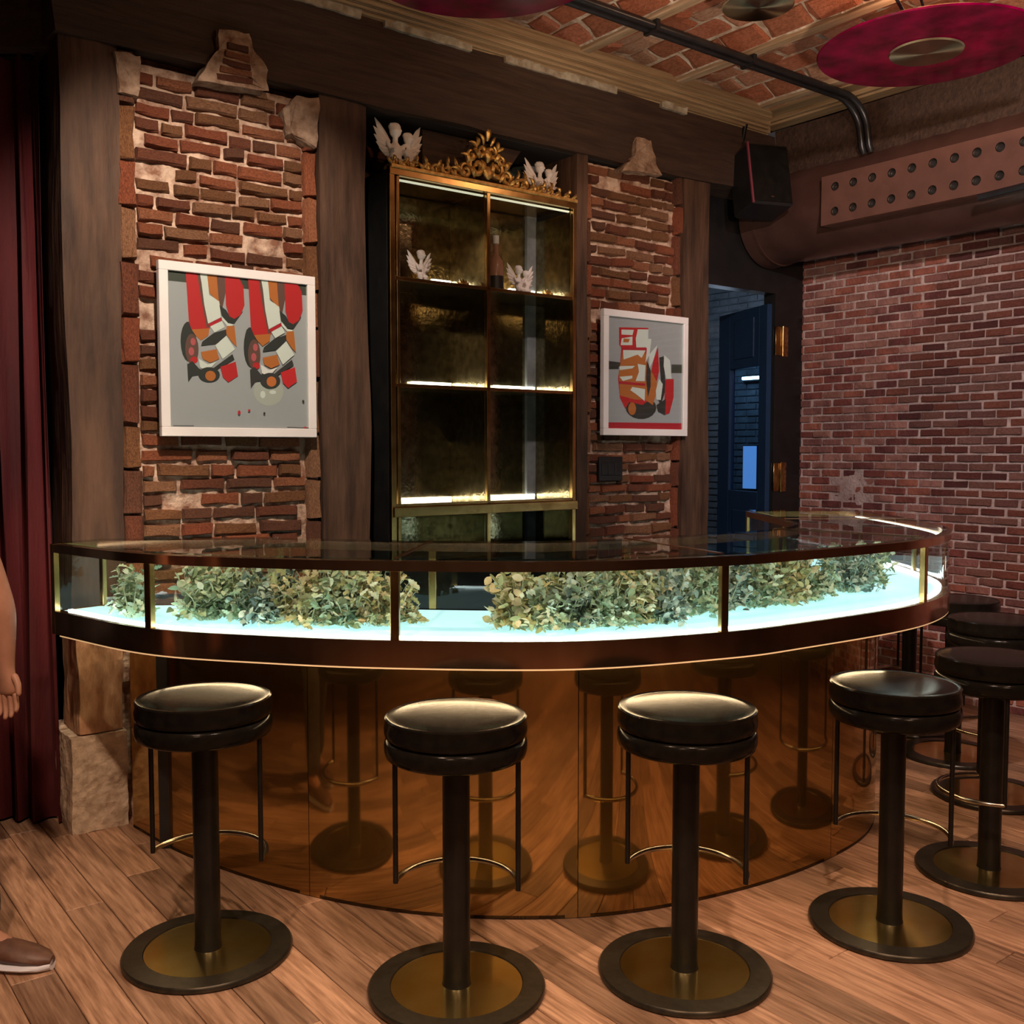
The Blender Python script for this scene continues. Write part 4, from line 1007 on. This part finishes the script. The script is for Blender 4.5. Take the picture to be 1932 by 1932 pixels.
gp = gm.build('supply_grille', M['plate'], dct); gp['label'] = 'flat perforated plate with two rows of round holes'
b = MB(); b.box(gx+.0205, gx+.024, ge-.02, g0-.01, gz0+.01, gz1-.01); b.build('hole_shade_sheet', M['black'], gp)  # black sheet stands in for the shade inside the holes
for c in range(cols_):
    for r_ in range(2):
        yc = y0-px_*(c+.5); zc = gz0+hz*(1+2*r_)
        b = MB(); b.lathe([(.0240, -.008), (.0255, .004), (.0240, .0055), (.0222, .002), (.0225, -.008)], 16); o = b.build('nozzle', M['chrome'], gp); o.location = (gx+.006, yc, zc); o.rotation_euler = (0, -PI/2, 0)
# strut across the lower right of the grille
sb = thing('bracket_arm', 'black bracket arm reaching in front of the duct from the right edge', 'bracket', W(3.86, 1.38, 2.675), TH)
b = MB(); b.tube([(0, 0, 0), (.0, -.9, .04)], .016, 10); b.build('arm', M['pipe'], sb)
b = MB(); b.tube([(0, -.9, .04), (.0, -.9, .72)], .016, 10); b.build('drop_rod', M['pipe'], sb)
# speaker
sp = thing('wall_speaker', 'black loudspeaker with red-lit edges hung under the beam corner', 'speaker', W(3.74, .16, 2.98), TH)
def sx(v):
    a = math.radians(-12); x, y_, z_ = v; y2 = y_*math.cos(a)-z_*math.sin(a); z2 = y_*math.sin(a)+z_*math.cos(a); b_ = math.radians(-20)
    return Vector((x*math.cos(b_)-y2*math.sin(b_), x*math.sin(b_)+y2*math.cos(b_), z2))
b = MB(); b.cbox(-.13, .13, -.10, .12, -.18, .18, .012, 0, sx); b.build('cabinet', M['black'], sp)
b = MB(); b.cbox(-.118, .118, -.108, -.099, -.168, .168, .004, 0, sx); b.build('speaker_grille', M['blackmetal'], sp)
b = MB(); b.cbox(-.134, -.124, -.105, -.09, -.18, .18, .002, 0, sx); b.build('painted_red_light', flat('redlight', (.20, .04, .06), .35), sp)  # red light falling on this edge, painted in as a strip
b = MB(); b.tube([(0, .10, .1), (0, .16, .2), (0, .12, .36)], .014, 8); b.build('bracket', M['blackmetal'], sp)
b = MB(); b.cbox(-.02, .0, -.112, -.106, -.145, -.135, .001, 0, sx); b.build('badge', M['chrome'], sp)
# conduits under the vault: a pair along the room, bending down over the right beam
cz = 3.36
def cond(off, dz, name, label, r=.017):
    pts = [W(s, .62+off, cz+dz) for s in [x*.25 for x in range(-8, 16)]]
    for k in range(8):
        a = k/7*PI/2; pts.append(W(3.80+.16*math.sin(a), .62+off+.05*k/7, cz+dz-.16*(1-math.cos(a))))
    pts.append(W(3.965, .68+off, 3.10)); pts.append(W(3.985, .68+off, 3.07))
    t = thing(name, label, 'conduit', W(.5, .62+off, cz+dz))
    b = MB(); b.tube([p-t.location for p in pts], r, 8); b.build('tube_run', M['pipe'], t)
    for s in (1.05, 1.72, 2.39, 3.06):
        b = MB(); p = W(s, .62+off, cz+dz)-t.location
        b.cbox(-.012, .012, -.022, .022, -.022, .03, .002, 0, lambda v: p+U*v.x+N*v.y+AZ*v.z); b.build('clip', M['pipe'], t)
    return t
cond(-.022, -.004, 'ceiling_conduit', 'black cable conduit under the brick vault, nearer the back beam')
cond(.022, 0, 'ceiling_conduit', 'black cable conduit under the brick vault, nearer the viewer')
# ---------------- pendant discs
def disc(x, y, z, r, label):
    t = thing('pendant_disc', label, 'lamp', (x, y, z))
    pr = [(.001, .012), (r*.98, .012), (r, .006), (r*.99, 0), (.001, -.006)]
    b = MB(); b.lathe(pr[::-1], 72); b.build('ruby_glass_disc', M['ruby'], t)
    b = MB(); b.lathe([(.001, -.016), (.143, -.013), (.147, -.006), (.001, -.006)], 48); b.build('brass_hub', M['spun'], t)
    b = MB(); b.tube([(0, 0, .01), (0, 0, .12)], .035, 16); b.build('lamp_holder', M['brass'], t)
    b = MB(); b.tube([(0, 0, .12), (-.12, -.12, .30)], .006, 6); b.build('cord', M['pipe'], t)
    return t
d1 = disc(-.11, 3.59, 3.10, .435, 'ruby-red glass pendant disc cut by the top edge, near the middle')
d2 = disc(1.71, 4.33, 3.10, .435, 'ruby-red glass pendant disc with brass hub at the upper right')
sd = thing('ceiling_disc', 'small bare spun-brass disc on the vault between the two red lamps', 'lamp', (1.015, 4.34, 3.28))
b = MB(); b.lathe([(.001, -.006), (.140, -.004), (.146, .0), (.144, .006), (.001, .008)], 48); b.build('disc', M['spun'], sd)
b = MB(); b.tube([(0, 0, .006), (0, 0, .20)], .02, 12); b.build('stem', M['brass'], sd)
lc = thing('lamp_cable', 'thin black cable slanting down to the right-hand red disc', 'cable', (1.25, 3.85, 3.40))
b = MB(); b.tube([(0, 0, 0), (.2, .22, -.14), (.40, .42, -.275)], .007, 8); b.build('cable', M['pipe'], lc)
point((-.11, 3.59, 3.27), 5, (1, .62, .35), .03); point((1.71, 4.33, 3.27), 8, (1, .62, .38), .03)

# ================================================================== PERSON at the left edge
def skinmesh(name, verts, edges, radii, m, parent, root=0, sub=2):
    me = bpy.data.meshes.new(name); me.from_pydata(verts, edges, []); o = bpy.data.objects.new(name, me); col.objects.link(o)
    o.modifiers.new('skin', 'SKIN'); 
    if not me.skin_vertices: bpy.context.view_layer.update()
    sv = me.skin_vertices[0].data
    for i, r in enumerate(radii): sv[i].radius = (r if hasattr(r, '__len__') else (r, r)); sv[i].use_root = (i == root)
    s_ = o.modifiers.new('sub', 'SUBSURF'); s_.levels = sub; s_.render_levels = sub
    mod_apply(o)
    for p in o.data.polygons: p.use_smooth = True
    o.data.materials.clear(); o.data.materials.append(m); o.parent = parent
    return o
# local frame: person faces +x, left side towards +y
pr_ = thing('person', 'person in a dark red short-sleeved shirt and grey jeans standing at the left edge', 'person', (-1.64, 2.73, 0), math.radians(-8))
V = []; E = []; Rr = []
def nd(p, r, par=None):
    V.append(p); Rr.append(r)
    if par is not None: E.append((par, len(V)-1))
    return len(V)-1
pel = nd((0, 0, .95), (.13, .16)); wa = nd((0, 0, 1.10), (.11, .14), pel); ch = nd((.01, 0, 1.28), (.12, .16), wa); nk0 = nd((0, 0, 1.43), (.09, .11), ch); nk = nd((.01, 0, 1.50), .055, nk0); hb_ = nd((.03, 0, 1.58), (.08, .075), nk); hm_ = nd((.035, 0, 1.66), (.098, .080), hb_); ht_ = nd((.02, 0, 1.73), (.075, .066), hm_)
STEP = {1: .12, -1: -.10}
for sg in (1, -1):
    sh = nd((0, sg*.18, 1.40), .058, nk0); el = nd((.09, sg*.235, 1.10), .045, sh); fa = nd((.125, sg*.24, .98), .043, el); wr = nd((.135, sg*.235, .82), .026, fa); hd = nd((.14, sg*.232, .765), (.036, .018), wr)
    kn = nd((.142, sg*.228, .735), (.036, .015), hd)
    hip = nd((0, sg*.09, .88), .088, pel); kne = nd((.03+STEP[sg]*.6, sg*.10, .50), .058, hip); cal = nd((STEP[sg]*.8, sg*.10, .34), .055, kne); ank = nd((STEP[sg]-.01, sg*.10, .09), .038, cal); 
    toe = nd((STEP[sg]+.12, sg*.105, .035), .030, ank)
body = skinmesh('body', V, E, Rr, M['skin'], pr_, 0, 2)
for sg in (1, -1):
    bx = .142
    for k, (dy, L_) in enumerate(((-.026, .068), (-.009, .078), (.009, .072), (.025, .055))):
        cx = bx+dy
        V2 = [(cx, sg*.228, .75), (cx+.004, sg*.226, .75-L_*.45), (cx+.010, sg*.220, .75-L_*.78), (cx+.012, sg*.210, .75-L_)]
        skinmesh('finger', V2, [(0, 1), (1, 2), (2, 3)], [.0095, .009, .0082, .0062], M['skin'], body, 0, 1)
    skinmesh('thumb', [(bx+.022, sg*.226, .805), (bx+.045, sg*.215, .775), (bx+.052, sg*.205, .743)], [(0, 1), (1, 2)], [.012, .010, .008], M['skin'], body, 0, 1)
# face
for sg in (1, -1):
    b = MB(); b.sphere((.118, sg*.031, 1.665), (.010, .013, .008)); b.build('eye', M['white'], body)
    b = MB(); b.sphere((.126, sg*.031, 1.665), (.004, .006, .006)); b.build('pupil', M['black'], body)
    b = MB(); b.sphere((.02, sg*.083, 1.645), (.018, .008, .030)); b.build('ear', M['skin'], body)
    b = MB(); b.tube([(.122, sg*.015, 1.690), (.122, sg*.032, 1.695), (.112, sg*.048, 1.688)], .003, 6); b.build('eyebrow', M['hair'], body)
b = MB(); b.sphere((.132, 0, 1.630), (.018, .013, .013)); b.sphere((.125, 0, 1.65), (.012, .009, .024)); b.build('nose', M['skin'], body)
b = MB(); b.sphere((.112, 0, 1.592), (.010, .024, .006)); b.build('mouth', flat('lips', (.36, .12, .10), .5), body)
b = MB(); b.sphere((.002, 0, 1.70), (.105, .094, .095), 0, 20, 12); b.sphere((-.03, 0, 1.64), (.085, .088, .09), 0, 20, 12); b.build('hair', M['hair'], body)
# shirt
V = []; E = []; Rr = []
pel = nd((0, 0, .93), (.14, .175)); wa = nd((0, 0, 1.10), (.125, .158), pel); ch = nd((.01, 0, 1.28), (.135, .175), wa); nk0 = nd((0, 0, 1.42), (.105, .125), ch); nk = nd((.005, 0, 1.475), .068, nk0)
for sg in (1, -1): sh = nd((0, sg*.18, 1.395), .075, nk0); el = nd((.075, sg*.225, 1.19), .066, sh)
skinmesh('shirt', V, E, Rr, M['shirt'], pr_, 0, 2)
V = []; E = []; Rr = []
pel = nd((0, 0, .97), (.136, .168)); 
for sg in (1, -1): hip = nd((0, sg*.09, .86), .102, pel); kne = nd((.03+STEP[sg]*.6, sg*.10, .50), .078, hip); cal = nd((STEP[sg]*.82, sg*.10, .30), .072, kne); an = nd((STEP[sg]-.0, sg*.10, .085), .070, cal)
skinmesh('trousers', V, E, Rr, M['jeans'], pr_, 0, 2)
for sg in (1, -1):
    # lofted shoe: rows along x
    rows = [(-.075, .028, .075), (-.05, .036, .082), (0, .040, .085), (.05, .043, .075), (.11, .048, .062), (.16, .046, .050), (.20, .036, .038), (.224, .014, .026)]
    def loft(zb, scale, zt=None):
        m = MB(); vs = []; fs = []; K = 12
        for (x, wv, h_) in rows:
            for k in range(K):
                a = 2*PI*k/K; c, s_ = math.cos(a), math.sin(a); z_ = zb+((h_ if zt is None else zt)*.5)*(1+s_)
                vs.append((x+STEP[sg], sg*.10+c*wv*scale*(1 if s_ < .3 else 1-.35*(s_-.3)), z_))
        for i in range(len(rows)-1):
            for k in range(K): j = (k+1) % K; fs.append((i*K+k, i*K+j, (i+1)*K+j, (i+1)*K+k))
        fs += [tuple(range(K)), tuple((len(rows)-1)*K+k for k in range(K))]; m.add(vs, fs, 0, True); return m
    sh_ = loft(.014, 1.0).build('shoe', M['shoe'], pr_)
    loft(.0, 1.10, .030).build('sole', M['sole'], sh_)
    for k in range(4):
        b = MB(); x = .035+.022*k+STEP[sg]; z_ = .098-.010*k; b.tube([(x, sg*.10-.024, z_-.014), (x+.004, sg*.10, z_), (x, sg*.10+.024, z_-.014)], .0028, 6); b.build('lace', M['white'], sh_)
